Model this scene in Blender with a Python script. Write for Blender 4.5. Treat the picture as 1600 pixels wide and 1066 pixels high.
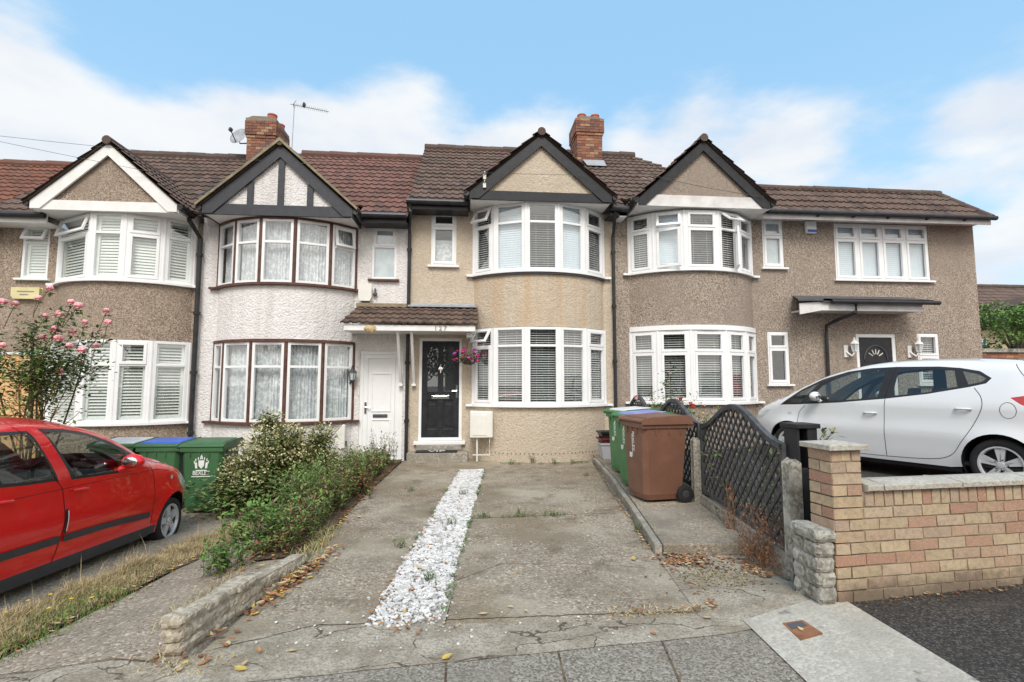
import bpy, bmesh, math, random
from math import sin, cos, tan, pi, radians, sqrt, atan2, exp, floor
from mathutils import Vector, Matrix, noise
from mathutils.geometry import delaunay_2d_cdt
random.seed(7)
S = bpy.context.scene
for o in list(bpy.data.objects): bpy.data.objects.remove(o)
COL = S.collection

# ------------------------------------------------------------------ camera
YAW, PIT = radians(5), radians(4.8)
cam = bpy.data.cameras.new('camera'); cam.lens = 18; cam.sensor_width = 36
cam.clip_start = .05; cam.clip_end = 3000
co = bpy.data.objects.new('camera', cam); COL.objects.link(co)
co.location = (0, 0, 1.5); co.rotation_euler = (radians(90) + PIT, 0, -YAW)
S.camera = co
S.render.resolution_x = 1024; S.render.resolution_y = 682
# ------------------------------------------------------------------ exposure
S.view_settings.view_transform = 'Standard'; S.view_settings.look = 'None'
S.view_settings.gamma = 1; S.view_settings.exposure = 0.92
# ------------------------------------------------------------------ node helper
class NT:
    def __init__(s, t): s.t = t
    def n(s, typ, ins=None, **kw):
        nd = s.t.nodes.new(typ)
        for k, v in kw.items(): setattr(nd, k, v)
        for k, v in (ins or {}).items():
            sock = nd.inputs[k]
            if isinstance(v, bpy.types.NodeSocket): s.t.links.new(v, sock)
            else: sock.default_value = v
        return nd
    def link(s, a, b): s.t.links.new(a, b)
    def math(s, op, a, b=0., c=0., clamp=False):
        nd = s.n('ShaderNodeMath', {0: a, 1: b, 2: c}, operation=op); nd.use_clamp = clamp; return nd.outputs[0]
    def vmath(s, op, a, b=(0, 0, 0)):
        nd = s.n('ShaderNodeVectorMath', {0: a, 1: b}, operation=op); return nd.outputs['Value' if op in ('DOT_PRODUCT', 'LENGTH', 'DISTANCE') else 'Vector']
    def mix(s, f, a, b, blend='MIX'):
        nd = s.n('ShaderNodeMix', data_type='RGBA', blend_type=blend)
        for i, v in ((0, f), (6, a), (7, b)):
            if isinstance(v, bpy.types.NodeSocket): s.link(v, nd.inputs[i])
            else: nd.inputs[i].default_value = (v if i == 0 else (*v, 1) if len(v) == 3 else v)
        return nd.outputs[2]
    def ramp(s, f, a, b):
        nd = s.n('ShaderNodeMapRange', {0: f, 1: a, 2: b}); nd.interpolation_type = 'SMOOTHSTEP'; return nd.outputs[0]
    def noise(s, vec, scale, detail=3, rough=.55):
        return s.n('ShaderNodeTexNoise', {'Vector': vec, 'Scale': scale, 'Detail': detail, 'Roughness': rough}).outputs[0]
# ------------------------------------------------------------------ sky and sun
SUN_EL, SUN_AZ = radians(48), radians(186)   # high and behind the camera, veiled by cloud
w = bpy.data.worlds.new('World'); S.world = w; w.use_nodes = True
t = w.node_tree; t.nodes.clear(); N = NT(t)
sky = N.n('ShaderNodeTexSky', sky_type='NISHITA'); sky.sun_disc = False
sky.sun_elevation = SUN_EL; sky.sun_rotation = SUN_AZ; sky.ozone_density = 1.6; sky.air_density = 1.0; sky.dust_density = .6
tc = N.n('ShaderNodeTexCoord'); D = N.vmath('NORMALIZE', tc.outputs['Generated'])
sep = N.n('ShaderNodeSeparateXYZ', {0: D}); el = sep.outputs[2]
inv = N.math('DIVIDE', 1., N.math('ADD', N.math('MAXIMUM', el, 0.), .22))
pl = N.n('ShaderNodeCombineXYZ', {0: N.math('MULTIPLY', sep.outputs[0], inv), 1: N.math('MULTIPLY', sep.outputs[1], inv), 2: N.math('MULTIPLY', el, 2.2)}).outputs[0]
nz = N.noise(N.vmath('ADD', pl, (3.1, .7, 0)), 1.9, 9, .56)
dens = N.math('ADD', nz, N.math('MULTIPLY', N.math('SUBTRACT', .46, el), .62))
def sky_dir(px, py):
    f = Vector((sin(YAW) * cos(PIT), cos(YAW) * cos(PIT), sin(PIT))); r = Vector((cos(YAW), -sin(YAW), 0)); u = r.cross(f)
    return (f + r * (px - 800) / 800 - u * (py - 533) / 800).normalized()
for (px, py, rad, amp) in [(60, 230, .28, .26), (10, 80, .12, .10), (640, 185, .18, .42), (470, 210, .18, .40), (330, 180, .16, .24), (820, 220, .16, .36), (1000, 250, .13, .22), (1570, 240, .13, .20), (1230, 250, .12, .22), (1400, 290, .12, .10),
                           (1080, 110, .13, .12), (300, 20, .36, -.20), (800, 20, .40, -.16), (1300, 60, .35, -.14), (1030, 190, .07, -.08), (1420, 200, .10, -.10), (1480, 340, .10, -.12)]:
    c = sky_dir(px, py); dd = N.vmath('DISTANCE', D, tuple(c))
    dens = N.math('ADD', dens, N.math('MULTIPLY', N.math('SUBTRACT', 1., N.ramp(dd, 0., rad)), amp))
dens = N.math('ADD', dens, N.math('MULTIPLY', N.ramp(N.math('MULTIPLY', sep.outputs[1], -1.), -.35, .35), .30))   # unseen cloud added behind the camera to make the ambient light less blue
cl = N.ramp(dens, .47, .74)
nz2 = N.noise(N.vmath('ADD', pl, (9, 4, 1)), 2.6, 5, .5)
ccol = N.mix(N.ramp(nz2, .35, .65), (3.8, 4.05, 4.45), (4.6, 4.68, 4.72))
ccol = N.mix(N.ramp(N.math('MULTIPLY', sep.outputs[1], -1.), -.1, .4), ccol, (6.9, 6.5, 6.0))  # out-of-view cloud made brighter and warmer to light the scene
grad = N.mix(N.ramp(el, .0, .55), (3.2, 4.6, 5.4), (1.9, 3.5, 5.05))
skyc = N.mix(.25, grad, sky.outputs[0])
colr = N.mix(N.math('MULTIPLY', cl, .95), skyc, ccol)
bg = N.n('ShaderNodeBackground', {'Color': colr, 'Strength': .11})
N.link(bg.outputs[0], N.n('ShaderNodeOutputWorld').inputs[0])
sl = bpy.data.lights.new('sun', 'SUN'); sl.energy = 1.5; sl.angle = radians(24); sl.color = (1, .95, .88)
so = bpy.data.objects.new('sun', sl); COL.objects.link(so)
sd = Vector((sin(SUN_AZ) * cos(SUN_EL), cos(SUN_AZ) * cos(SUN_EL), sin(SUN_EL)))
so.rotation_euler = sd.to_track_quat('Z', 'Y').to_euler(); so.location = (0, -5, 30)

# ------------------------------------------------------------------ materials
MAT = {}
def new(name):
    m = bpy.data.materials.new(name); m.use_nodes = True; m.node_tree.nodes.clear(); MAT[name] = m; return m, NT(m.node_tree)
def fin(N, col, rough=.8, bump=None, bs=.3, bd=.01, metallic=0., coat=0., spec=.4, trans=0., sss=None):
    ins = {'Base Color': col if isinstance(col, bpy.types.NodeSocket) else (*col, 1), 'Roughness': rough, 'Metallic': metallic, 'Coat Weight': coat, 'Specular IOR Level': spec}
    if coat: ins['Coat Roughness'] = .04
    p = N.n('ShaderNodeBsdfPrincipled', ins)
    if bump is not None:
        b = N.n('ShaderNodeBump', {'Height': bump, 'Strength': bs, 'Distance': bd}); N.link(b.outputs[0], p.inputs['Normal'])
    N.link(p.outputs[0], N.n('ShaderNodeOutputMaterial').inputs[0]); return p
def oc(N): return N.n('ShaderNodeTexCoord').outputs['Object']
def plain(name, c, rough=.5, var=.12, scale=6, metallic=0., coat=0., bump=0, bscale=60, spec=.4, c2=None):
    m, N = new(name); O = oc(N); nz = N.noise(O, scale, 5)
    a = tuple(x * (1 - var) for x in c); b = tuple(min(1, x * (1 + var)) for x in c)
    if c2: a = c2
    col = N.mix(N.ramp(nz, .3, .7), a, b)
    fin(N, col, rough, N.noise(O, bscale, 3) if bump else None, bump, .004, metallic, coat, spec); return m
def grain(name, cols, gs=70, big=1.2, bigcol=None, rough=.92, bump=.6, bd=.01, stain=None, vb=1., bl=.35):
    "speckled surface: pebbledash, aggregate concrete, render"
    m, N = new(name); O = oc(N)
    v = N.n('ShaderNodeTexVoronoi', {'Vector': O, 'Scale': gs}); sv = N.n('ShaderNodeSeparateColor', {0: v.outputs['Color']})
    r = sv.outputs[0]; col = cols[0]; n = len(cols)
    for i in range(1, n): col = N.mix(N.math('GREATER_THAN', r, i / n), col, cols[i])
    n2 = N.noise(O, gs * .45, 3, .7)
    col = N.mix(N.math('MULTIPLY', N.ramp(n2, .35, .65), bl), col, tuple(x * .62 for x in cols[0]))
    if bigcol: col = N.mix(N.math('MULTIPLY', N.ramp(N.noise(O, big, 6, .62), .42, .68), .75), col, bigcol)
    if stain:
        for (sc, c, lo, hi, amt) in stain:
            mp = N.n('ShaderNodeMapping', {'Vector': O, 'Scale': sc}); col = N.mix(N.math('MULTIPLY', N.ramp(N.noise(mp.outputs[0], 1, 4), lo, hi), amt), col, c)
    h = N.math('ADD', N.math('MULTIPLY', v.outputs['Distance'], -vb), n2)
    fin(N, col, rough, h, bump, bd, spec=.15); return m
grain('pebbledash', [(.31, .245, .19), (.40, .325, .26), (.20, .15, .115), (.50, .42, .345)], 58, .6, (.29, .23, .18), bump=.6, stain=[((2.5, 2.5, .35), (.21, .17, .14), .55, .8, .35)])
grain('pebbledash_grey', [(.31, .255, .21), (.40, .335, .28), (.20, .16, .13), (.50, .435, .37)], 58, .6, (.29, .24, .20), bump=.6, stain=[((2.2, 2.2, .3), (.22, .185, .155), .52, .75, .45)])
grain('render_white', [(.76, .745, .74), (.79, .775, .77), (.72, .705, .70)], 30, .8, (.69, .67, .66), bump=1., bd=.022, vb=.5, bl=.12, stain=[((3, 3, .25), (.46, .43, .41), .50, .78, .5), ((7, 7, .5), (.55, .52, .49), .52, .7, .4)])
grain('render_cream', [(.55, .47, .375), (.585, .505, .41), (.51, .435, .345)], 30, .9, (.49, .42, .33), bump=.9, bd=.02, vb=.45, bl=.12, stain=[((2, 2, .3), (.41, .35, .27), .50, .8, .45)])
grain('render_stained', [(.55, .47, .375), (.585, .505, .41), (.51, .435, .345)], 30, .9, (.49, .42, .33), bump=.9, bd=.02, vb=.45, bl=.12, stain=[((3.2, 3.2, .22), (.50, .335, .19), .44, .68, .6), ((9, 9, .3), (.38, .34, .27), .54, .72, .35)])
_a, _b, _c, _d = (.325, .270, .205), (.37, .312, .242), (.205, .163, .118), (.55, .495, .41)
grain('concrete', [_a, _b, _c, _a, _b, _a, _d, _b, _c, _a], 62, 1.1, (.20, .17, .13), bl=.3, bump=.6, stain=[((.8, .8, .8), (.43, .385, .305), .46, .66, .7), ((.5, .5, 1), (.22, .165, .105), .46, .64, .65), ((3, 3, 3), (.14, .108, .072), .52, .70, .6), ((1.1, 1.1, 1), (.25, .205, .135), .5, .7, .5), ((14, 14, 1), (.12, .10, .07), .6, .72, .45)])
grain('concrete_path', [_a, _b, _c, _a, _b, _a, _d, _b], 62, 1.4, (.20, .175, .14), bl=.3, bump=.6, stain=[((1.3, 1.3, 1.3), (.37, .33, .27), .5, .7, .5), ((3, 3, 3), (.14, .12, .09), .58, .78, .45)])
grain('concrete_edge', [(.36, .335, .29), (.43, .40, .35), (.28, .255, .215)], 40, 3, (.24, .22, .17))
grain('paving', [(.25, .22, .182), (.30, .27, .228), (.155, .136, .11), (.38, .35, .30)], 85, .7, (.21, .185, .152), bump=.4)
grain('white_slab', [(.48, .45, .39), (.53, .50, .435), (.42, .39, .335)], 60, 2.4, (.35, .325, .28), bump=.3, stain=[((7, 7, 7), (.13, .135, .13), .62, .72, .7)])
grain('asphalt', [(.052, .047, .043), (.07, .063, .057), (.04, .036, .034), (.13, .12, .11)], 90, 1.6, (.045, .041, .038), stain=[((1.2, 3.5, 1), (.14, .115, .09), .56, .8, .6)])
grain('soil', [(.10, .07, .045), (.16, .115, .075), (.06, .045, .03)], 45, 2, (.20, .15, .09), bump=1.)
grain('ground', [(.20, .185, .16), (.26, .24, .21), (.15, .135, .115)], 60, .8, (.17, .15, .12))
grain('stone', [(.44, .385, .30), (.54, .485, .39), (.33, .28, .215)], 45, 5, (.25, .22, .175), bump=.7, bd=.008, vb=.3)
grain('stone_grey', [(.30, .285, .24), (.40, .385, .34), (.20, .185, .155)], 45, 5, (.46, .455, .42), bump=.7, bd=.008, vb=.3, stain=[((4, 4, 4), (.10, .09, .07), .52, .72, .75)])
grain('coping', [(.48, .45, .39), (.54, .51, .45), (.40, .37, .32)], 60, 2.5, (.38, .35, .30), bump=.3)
grain('pebble_white', [(.66, .645, .63), (.56, .545, .53), (.75, .735, .72), (.36, .345, .33)], 28, 4, (.66, .64, .61), bump=.2, rough=.7)
# cracked concrete strip
m, N = new('cracked'); O = oc(N)
vo = N.n('ShaderNodeTexVoronoi', {'Vector': N.n('ShaderNodeMapping', {'Vector': N.vmath('ADD', O, N.vmath('MULTIPLY', N.n('ShaderNodeTexNoise', {'Vector': O, 'Scale': 3., 'Detail': 6.}).outputs['Color'], (.5, .5, .5))), 'Scale': (1.5, 3.0, 1)}).outputs[0], 'Scale': 1.}, feature='DISTANCE_TO_EDGE')
ed = N.math('MAXIMUM', N.ramp(vo.outputs['Distance'], .004, .016), N.ramp(N.noise(O, 1.7, 3), .52, .44))
base = N.mix(N.ramp(N.noise(O, 3, 8, .7), .38, .62), (.28, .235, .175), (.44, .39, .315)); base = N.mix(N.math('MULTIPLY', N.ramp(N.noise(O, 70, 3, .7), .45, .6), .6), base, (.15, .13, .10))
fin(N, N.mix(ed, (.10, .075, .055), base), .92, N.math('ADD', N.math('MULTIPLY', ed, .5), N.noise(O, 40, 4)), .8, .015)
plain('upvc', (.82, .83, .84), .32, .03, 3); plain('white_paint', (.78, .78, .77), .45, .05, 5); plain('white_dirty', (.66, .65, .64), .6, .12, 4)
plain('black_paint', (.020, .021, .025), .4, .25, 9, spec=.35); plain('timber_dark', (.040, .043, .052), .55, .15, 9); plain('timber_grey', (.075, .075, .08), .6, .35, 12, bump=.4)
plain('black_plastic', (.018, .018, .02), .35, .2); plain('pipe_black', (.025, .025, .028), .4, .3)
plain('brown_wood', (.10, .045, .033), .5, .3, 9); plain('cream_trim', (.42, .35, .2), .7, .2, 9)
plain('room_dark', (.30, .29, .27), .9, .2); plain('blind', (.70, .70, .69), .5, .03); plain('blind_sky_tint', (.66, .73, .79), .5, .03); plain('shutter', (.74, .76, .72), .5, .03)  # bluish blind copy holds the sky's reflection in its slat colour
plain('verge_timber', (.22, .19, .12), .7, .25, 9); plain('lead', (.34, .36, .39), .5, .15, 8); plain('terracotta', (.42, .12, .07), .8, .2, 8, bump=.3)
plain('door_peach', (.68, .42, .2), .5, .06); plain('meter_box', (.74, .73, .68), .5, .04); plain('yellow_box', (.66, .60, .33), .5, .08)
plain('bin_green', (.045, .13, .055), .42, .12, 5, bump=.05); plain('bin_green2', (.06, .19, .075), .42, .12, 5, bump=.05); plain('bin_brown', (.175, .085, .056), .45, .1, 5, bump=.05)
plain('lid_white', (.72, .73, .75), .4, .06); plain('lid_blue', (.04, .12, .50), .4, .12); plain('lid_violet', (.26, .27, .62), .45, .2); plain('maroon', (.12, .02, .03), .4, .2); plain('clear_grey', (.42, .43, .46), .35, .1)
plain('rubber', (.02, .02, .021), .8, .2); plain('chrome', (.72, .72, .72), .18, .02, metallic=1.); plain('alloy', (.62, .63, .65), .3, .04, metallic=.25); plain('dark_metal', (.05, .05, .05), .5, .2)
plain('car_red', (.72, .006, .010), .38, .03, 2, coat=.9, spec=.3); plain('car_white', (.76, .78, .80), .3, .01, 2, coat=1.)
plain('car_trim', (.022, .022, .024), .35, .1); plain('car_strip', (.05, .052, .058), .6, .1); plain('seat_dark', (.05, .05, .055), .85, .2); plain('seam', (.02, .01, .01), .8, .1)
plain('lamp_red', (.5, .01, .02), .1, .1, coat=1.); plain('lamp_clear', (.6, .62, .65), .1, .1, coat=1.); plain('print_white', (.72, .75, .72), .6, .02)
plain('dark_grey', (.08, .08, .09), .6, .2); plain('digit_grey', (.28, .25, .22), .5, .1); plain('blue_label', (.05, .12, .5), .5, .05)
plain('leaf', (.115, .18, .05), .5, .35, 7); plain('leaf_dark', (.04, .085, .03), .45, .4, 7); plain('leaf_bright', (.14, .26, .05), .5, .3, 7); plain('leaf_cream', (.62, .58, .34), .5, .2, 12)
plain('leaf_red', (.24, .085, .05), .6, .4, 9); plain('leaf_olive', (.21, .20, .08), .6, .35, 9); plain('stem', (.11, .085, .045), .8, .3, 9); plain('bark', (.13, .095, .07), .9, .3, 12, bump=.6)
plain('straw', (.44, .36, .20), .8, .25, 8); plain('grass_green', (.15, .22, .05), .7, .3, 8); plain('dry_brown', (.23, .12, .065), .85, .35, 9)
plain('litter_orange', (.40, .17, .06), .7, .3, 8); plain('litter_yellow', (.55, .40, .10), .6, .2, 8); plain('litter_pale', (.50, .37, .21), .7, .2, 8); plain('litter_brown', (.24, .11, .055), .8, .3, 8)
plain('rose_pink', (.85, .43, .46), .6, .2, 14); plain('rose_red', (.72, .06, .04), .6, .25, 14); plain('magenta', (.56, .02, .20), .6, .3, 14); plain('violet', (.25, .08, .4), .6, .3, 14); plain('flower_yellow', (.85, .62, .03), .6, .1)
plain('cream_wall', (.66, .56, .38), .9, .06); plain('wicker', (.07, .05, .04), .9, .3, 20); plain('curb_moss', (.20, .19, .13), .9, .3, 14)
plain('pink_brick', (.30, .13, .13), .9, .2, 12)
# glass
def glass(name, tint, base, mul):
    m, N = new(name); ge = N.n('ShaderNodeNewGeometry'); cs = N.math('ABSOLUTE', N.vmath('DOT_PRODUCT', ge.outputs['Incoming'], ge.outputs['Normal']))
    f = N.math('ADD', .04, N.math('MULTIPLY', N.math('POWER', N.math('SUBTRACT', 1., cs), 5.), .96))
    f = N.math('ADD', N.math('MULTIPLY', f, mul), base, clamp=True)
    mx = N.n('ShaderNodeMixShader', {0: f, 1: N.n('ShaderNodeBsdfTransparent', {'Color': (*tint, 1)}).outputs[0], 2: N.n('ShaderNodeBsdfGlossy', {'Color': (.95, .98, 1, 1), 'Roughness': .01}).outputs[0]})
    N.link(mx.outputs[0], N.n('ShaderNodeOutputMaterial').inputs[0]); return m
glass('glass', (.97, 1., 1.), .10, 1.4); glass('car_glass', (.70, .76, .74), .02, 1.1)
m, N = new('frosted'); fin(N, N.mix(N.ramp(N.noise(oc(N), 5, 2), .3, .7), (.42, .48, .52), (.55, .6, .62)), .12, N.noise(oc(N), 60, 2), .15, .002, coat=.5)
m, N = new('net_curtain'); O = oc(N)
dl = N.n('ShaderNodeBsdfDiffuse', {'Color': N.mix(N.ramp(N.noise(O, 14, 4), .45, .62), (.62, .64, .66), (.86, .87, .88))}); tr = N.n('ShaderNodeBsdfTransparent')
mx = N.n('ShaderNodeMixShader', {0: N.ramp(N.noise(O, 9, 5), .0, .35), 1: tr.outputs[0], 2: dl.outputs[0]}); N.link(mx.outputs[0], N.n('ShaderNodeOutputMaterial').inputs[0])
# tiles and bricks get one tint per unit, from the UV cell / the tint attribute
def tiles(name, cols, moss):
    m, N = new(name); uv = N.n('ShaderNodeTexCoord').outputs['UV']; O = oc(N)
    wn = N.n('ShaderNodeTexWhiteNoise', {'Vector': N.vmath('FLOOR', uv)}, noise_dimensions='2D').outputs[0]
    col = N.mix(N.ramp(wn, 0., .6), cols[0], cols[1]); col = N.mix(N.ramp(wn, .6, 1.), col, cols[2])
    col = N.mix(N.math('MULTIPLY', N.ramp(N.noise(O, 2.2, 6, .65), .45, .7), .7), col, moss)
    col = N.mix(N.math('MULTIPLY', N.ramp(N.noise(O, 34, 3, .6), .60, .72), .5), col, (.38, .35, .29))
    fin(N, col, .9, N.noise(O, 60, 4), .5, .006); return m
tiles('tiles_brown', [(.105, .068, .056), (.15, .098, .078), (.075, .052, .046)], (.12, .10, .075))
tiles('tiles_red', [(.155, .075, .06), (.20, .10, .08), (.11, .06, .052)], (.12, .085, .065))
tiles('tiles_orange', [(.17, .07, .048), (.23, .10, .065), (.12, .055, .043)], (.13, .085, .065))
def bricks(name, cols, soot, foot=None):
    m, N = new(name); at = N.n('ShaderNodeAttribute', attribute_name='tint').outputs['Fac']; O = oc(N)
    col = cols[0]
    for i in range(1, len(cols)): col = N.mix(N.math('GREATER_THAN', at, i / len(cols)), col, cols[i])
    col = N.mix(N.math('MULTIPLY', N.ramp(N.noise(O, 26, 6, .7), .42, .66), .6), col, soot)
    col = N.mix(N.math('MULTIPLY', N.ramp(N.noise(O, 90, 2), .5, .7), .3), col, (.6, .5, .4))
    if foot: # mud splashed and lichen grown on the lowest courses
        zz = N.n('ShaderNodeSeparateXYZ', {0: O}).outputs[2]; f = N.math('ADD', zz, N.math('MULTIPLY', N.noise(O, 4, 8, .75), .40))
        col = N.mix(N.math('MULTIPLY', N.ramp(f, foot + .10, foot - .06), .75), col, (.10, .08, .06))
    fin(N, col, .9, N.noise(O, 70, 4), .6, .004); return m
bricks('brick_yellow', [(.42, .31, .20), (.46, .35, .22), (.41, .28, .19), (.47, .37, .24), (.43, .34, .22), (.39, .29, .215), (.46, .36, .25), (.42, .30, .21), (.44, .34, .24), (.40, .24, .165), (.45, .35, .23), (.38, .21, .145)], (.27, .20, .14), .34)
bricks('brick_red', [(.25, .085, .05), (.33, .125, .065), (.15, .06, .045), (.38, .23, .14), (.21, .09, .06)], (.11, .065, .05))
plain('mortar', (.25, .20, .14), .95, .2, 20, bump=.4); plain('mortar_dark', (.22, .18, .14), .95, .2, 20)
M = MAT

# ------------------------------------------------------------------ mesh helpers
def ident(u, v, n): return (u, v, n)
def offset_of(p):
    o = Vector((0, 0, 0))
    while p:
        if p.get('_loc'): return Vector((0, 0, 0))
        o += p.location; p = p.parent
    return o
class MB:
    def __init__(s): s.v = []; s.f = []; s.uv = []; s.tint = []; s.smooth = False
    def add(s, verts, faces, T=None, tint=0., uvs=None):
        b = len(s.v); s.v += [tuple(T(*p)) if T else tuple(p) for p in verts]
        for k, f in enumerate(faces):
            s.f.append([i + b for i in f]); s.tint.append(tint); s.uv.append(uvs[k] if uvs else None)
        return b
    def box(s, x0, x1, y0, y1, z0, z1, T=None, tint=0., bev=0):
        p = [(x0, y0, z0), (x1, y0, z0), (x1, y1, z0), (x0, y1, z0), (x0, y0, z1), (x1, y0, z1), (x1, y1, z1), (x0, y1, z1)]
        s.add(p, [(0, 3, 2, 1), (4, 5, 6, 7), (0, 1, 5, 4), (1, 2, 6, 5), (2, 3, 7, 6), (3, 0, 4, 7)], T, tint)
    def quad(s, a, b, c, d, T=None, uv=None): s.add([a, b, c, d], [(0, 1, 2, 3)], T, 0, [uv] if uv else None)
    def tube(s, pts, r, n=8, T=None, caps=True):
        pts = [Vector(p) for p in pts]; rr = r if isinstance(r, (list, tuple)) else [r] * len(pts); vs = []; up = Vector((0, 0, 1))
        for i, p in enumerate(pts):
            d = (pts[min(i + 1, len(pts) - 1)] - pts[max(i - 1, 0)]).normalized()
            a = d.cross(up if abs(d.z) < .95 else Vector((1, 0, 0))).normalized(); b = d.cross(a)
            vs += [tuple(p + (a * cos(2 * pi * k / n) + b * sin(2 * pi * k / n)) * rr[i]) for k in range(n)]
        fs = [(i * n + k, i * n + (k + 1) % n, (i + 1) * n + (k + 1) % n, (i + 1) * n + k) for i in range(len(pts) - 1) for k in range(n)]
        if caps: fs += [tuple(range(n)), tuple(range((len(pts) - 1) * n, len(pts) * n))]
        s.add(vs, fs, T)
    def lathe(s, prof, c, axis='Z', n=24, T=None):
        vs = []
        for (r, h) in prof:
            for k in range(n):
                a = 2 * pi * k / n; x, y = r * cos(a), r * sin(a)
                vs.append({'Z': (c[0] + x, c[1] + y, c[2] + h), 'Y': (c[0] + x, c[1] + h, c[2] + y), 'X': (c[0] + h, c[1] + x, c[2] + y)}[axis])
        fs = [(i * n + k, i * n + (k + 1) % n, (i + 1) * n + (k + 1) % n, (i + 1) * n + k) for i in range(len(prof) - 1) for k in range(n)]
        s.add(vs, fs, T)
    def prism(s, poly, d0, d1, axis='Y', T=None, tint=0.):
        "poly in the plane across axis: Y -> (x,z), X -> (y,z), Z -> (x,y)"
        def P(a, b, d): return {'Y': (a, d, b), 'X': (d, a, b), 'Z': (a, b, d)}[axis]
        n = len(poly); vs = [P(a, b, d0) for a, b in poly] + [P(a, b, d1) for a, b in poly]
        s.add(vs, [tuple(range(n)), tuple(range(2 * n - 1, n - 1, -1))] + [(i, (i + 1) % n, n + (i + 1) % n, n + i) for i in range(n)], T, tint)
    def ball(s, c, r, n=8, m=6, sq=(1, 1, 1), jit=0, T=None):
        vs = [(c[0], c[1], c[2] - r * sq[2])]
        for i in range(1, m):
            a = -pi / 2 + pi * i / m
            for k in range(n):
                q = r * (1 + random.uniform(-jit, jit)); vs.append((c[0] + q * sq[0] * cos(a) * cos(2 * pi * k / n), c[1] + q * sq[1] * cos(a) * sin(2 * pi * k / n), c[2] + q * sq[2] * sin(a)))
        vs.append((c[0], c[1], c[2] + r * sq[2])); L = len(vs) - 1; fs = []
        for k in range(n): fs.append((0, 1 + (k + 1) % n, 1 + k)); fs.append((L, L - n + k, L - n + (k + 1) % n))
        for i in range(m - 2):
            for k in range(n): fs.append((1 + i * n + k, 1 + i * n + (k + 1) % n, 1 + (i + 1) * n + (k + 1) % n, 1 + (i + 1) * n + k))
        s.add(vs, fs, T)
    def leaf(s, c, d, up, L, W, T=None):
        c = Vector(c); d = Vector(d).normalized(); a = d.cross(Vector(up))
        if a.length < 1e-3: a = d.cross(Vector((1, 0, 0)))
        a.normalize(); nrm = a.cross(d)
        s.add([c, c + d * L * .45 + a * W * .5 + nrm * W * .18, c + d * L, c + d * L * .45 - a * W * .5 + nrm * W * .18], [(0, 1, 2), (0, 2, 3)], T)
    def build(s, name, mat, parent=None, smooth=False, bevel=0, off=None):
        me = bpy.data.meshes.new(name)
        o0 = Vector((0, 0, 0))
        if off is not None: o0 = Vector(off)
        elif parent is not None: o0 = offset_of(parent)
        me.from_pydata([(a - o0.x, b - o0.y, c - o0.z) for a, b, c in s.v], [], s.f); me.update()
        if any(s.tint):
            at = me.attributes.new('tint', 'FLOAT', 'FACE')
            for i, v in enumerate(s.tint): at.data[i].value = v
        if any(u is not None for u in s.uv):
            ul = me.uv_layers.new(name='UVMap')
            for p in me.polygons:
                u = s.uv[p.index]
                if u:
                    for k, li in enumerate(p.loop_indices): ul.data[li].uv = u[k]
        me.materials.append(M[mat] if isinstance(mat, str) else mat)
        if smooth: me.shade_smooth()
        o = bpy.data.objects.new(name, me); COL.objects.link(o)
        if parent is not None: o.parent = parent
        if bevel:
            b = o.modifiers.new('bevel', 'BEVEL'); b.width = bevel; b.segments = 2; b.limit_method = 'ANGLE'
        return o
def thing(name, label, cat, loc=(0, 0, 0), rz=0, group=None, local=False):
    o = bpy.data.objects.new(name, None); COL.objects.link(o); o.location = loc; o.rotation_euler = (0, 0, rz); o.empty_display_size = .1
    o['label'] = label; o['category'] = cat
    if group: o['group'] = group
    if local: o['_loc'] = 1
    return o
def tag(o, label, cat, group=None, kind=None):
    if kind: o['kind'] = kind
    o['label'] = label; o['category'] = cat
    if group: o['group'] = group
    return o
def structure(o): o['kind'] = 'structure'; return o
def copy_tree(o, parent=None):
    c = o.copy(); COL.objects.link(c); c.parent = parent
    for ch in list(o.children): copy_tree(ch, c)
    return c
def text(name, body, size, origin, xdir, updir, mat, parent, depth=.002, align='CENTER', sx=1.):
    cu = bpy.data.curves.new('txt', 'FONT'); cu.body = body; cu.size = size; cu.extrude = depth; cu.align_x = align; cu.offset = size * .012
    tmp = bpy.data.objects.new('tmp', cu); COL.objects.link(tmp)
    me = bpy.data.meshes.new_from_object(tmp.evaluated_get(bpy.context.evaluated_depsgraph_get())); bpy.data.objects.remove(tmp)
    X = Vector(xdir).normalized(); U = Vector(updir).normalized(); Z = X.cross(U); O = Vector(origin)
    off = offset_of(parent)
    for v in me.vertices: v.co = O - off + X * v.co.x * sx + U * v.co.y + Z * v.co.z
    me.materials.clear(); me.materials.append(M[mat]); o = bpy.data.objects.new(name, me); COL.objects.link(o); o.parent = parent; return o
FW = Vector((sin(YAW) * cos(PIT), cos(YAW) * cos(PIT), sin(PIT))); RT = Vector((cos(YAW), -sin(YAW), 0)); UP = RT.cross(FW); CC = Vector((0, 0, 1.5))
def ray(px, py): return FW + RT * (px - 800) / 800 - UP * (py - 533) / 800
def at(px, py, Y): d = ray(px, py); return CC + d * (Y / d.y)   # where a measured point of the photograph stands in the place, on a wall at distance Y
def sm(t): t = max(0, min(1, t)); return t * t * (3 - 2 * t)
def fence_x(y): return 2.47 + .144 * (y - 3.85) if y < 6 else 2.78 + .075 * (y - 6)
def g(x, y):
    L = -.03 - .068 * max(0, min(y - 2.7, 4.8)); z = L * sm((-1.8 - x) / .8)
    if x < -1.8 and y > 8: z = z
    k = sm((y - 3.35) / .8) if x < 2.4 else sm((y - 3.42) / .15)
    z += (.09 * sm((x - 1.5) / .9) + .02 * max(0, min(x - 2.4, 6))) * (1 - k) + .22 * sm((x - fence_x(y) - .06) / .5) * k
    return z
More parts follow.
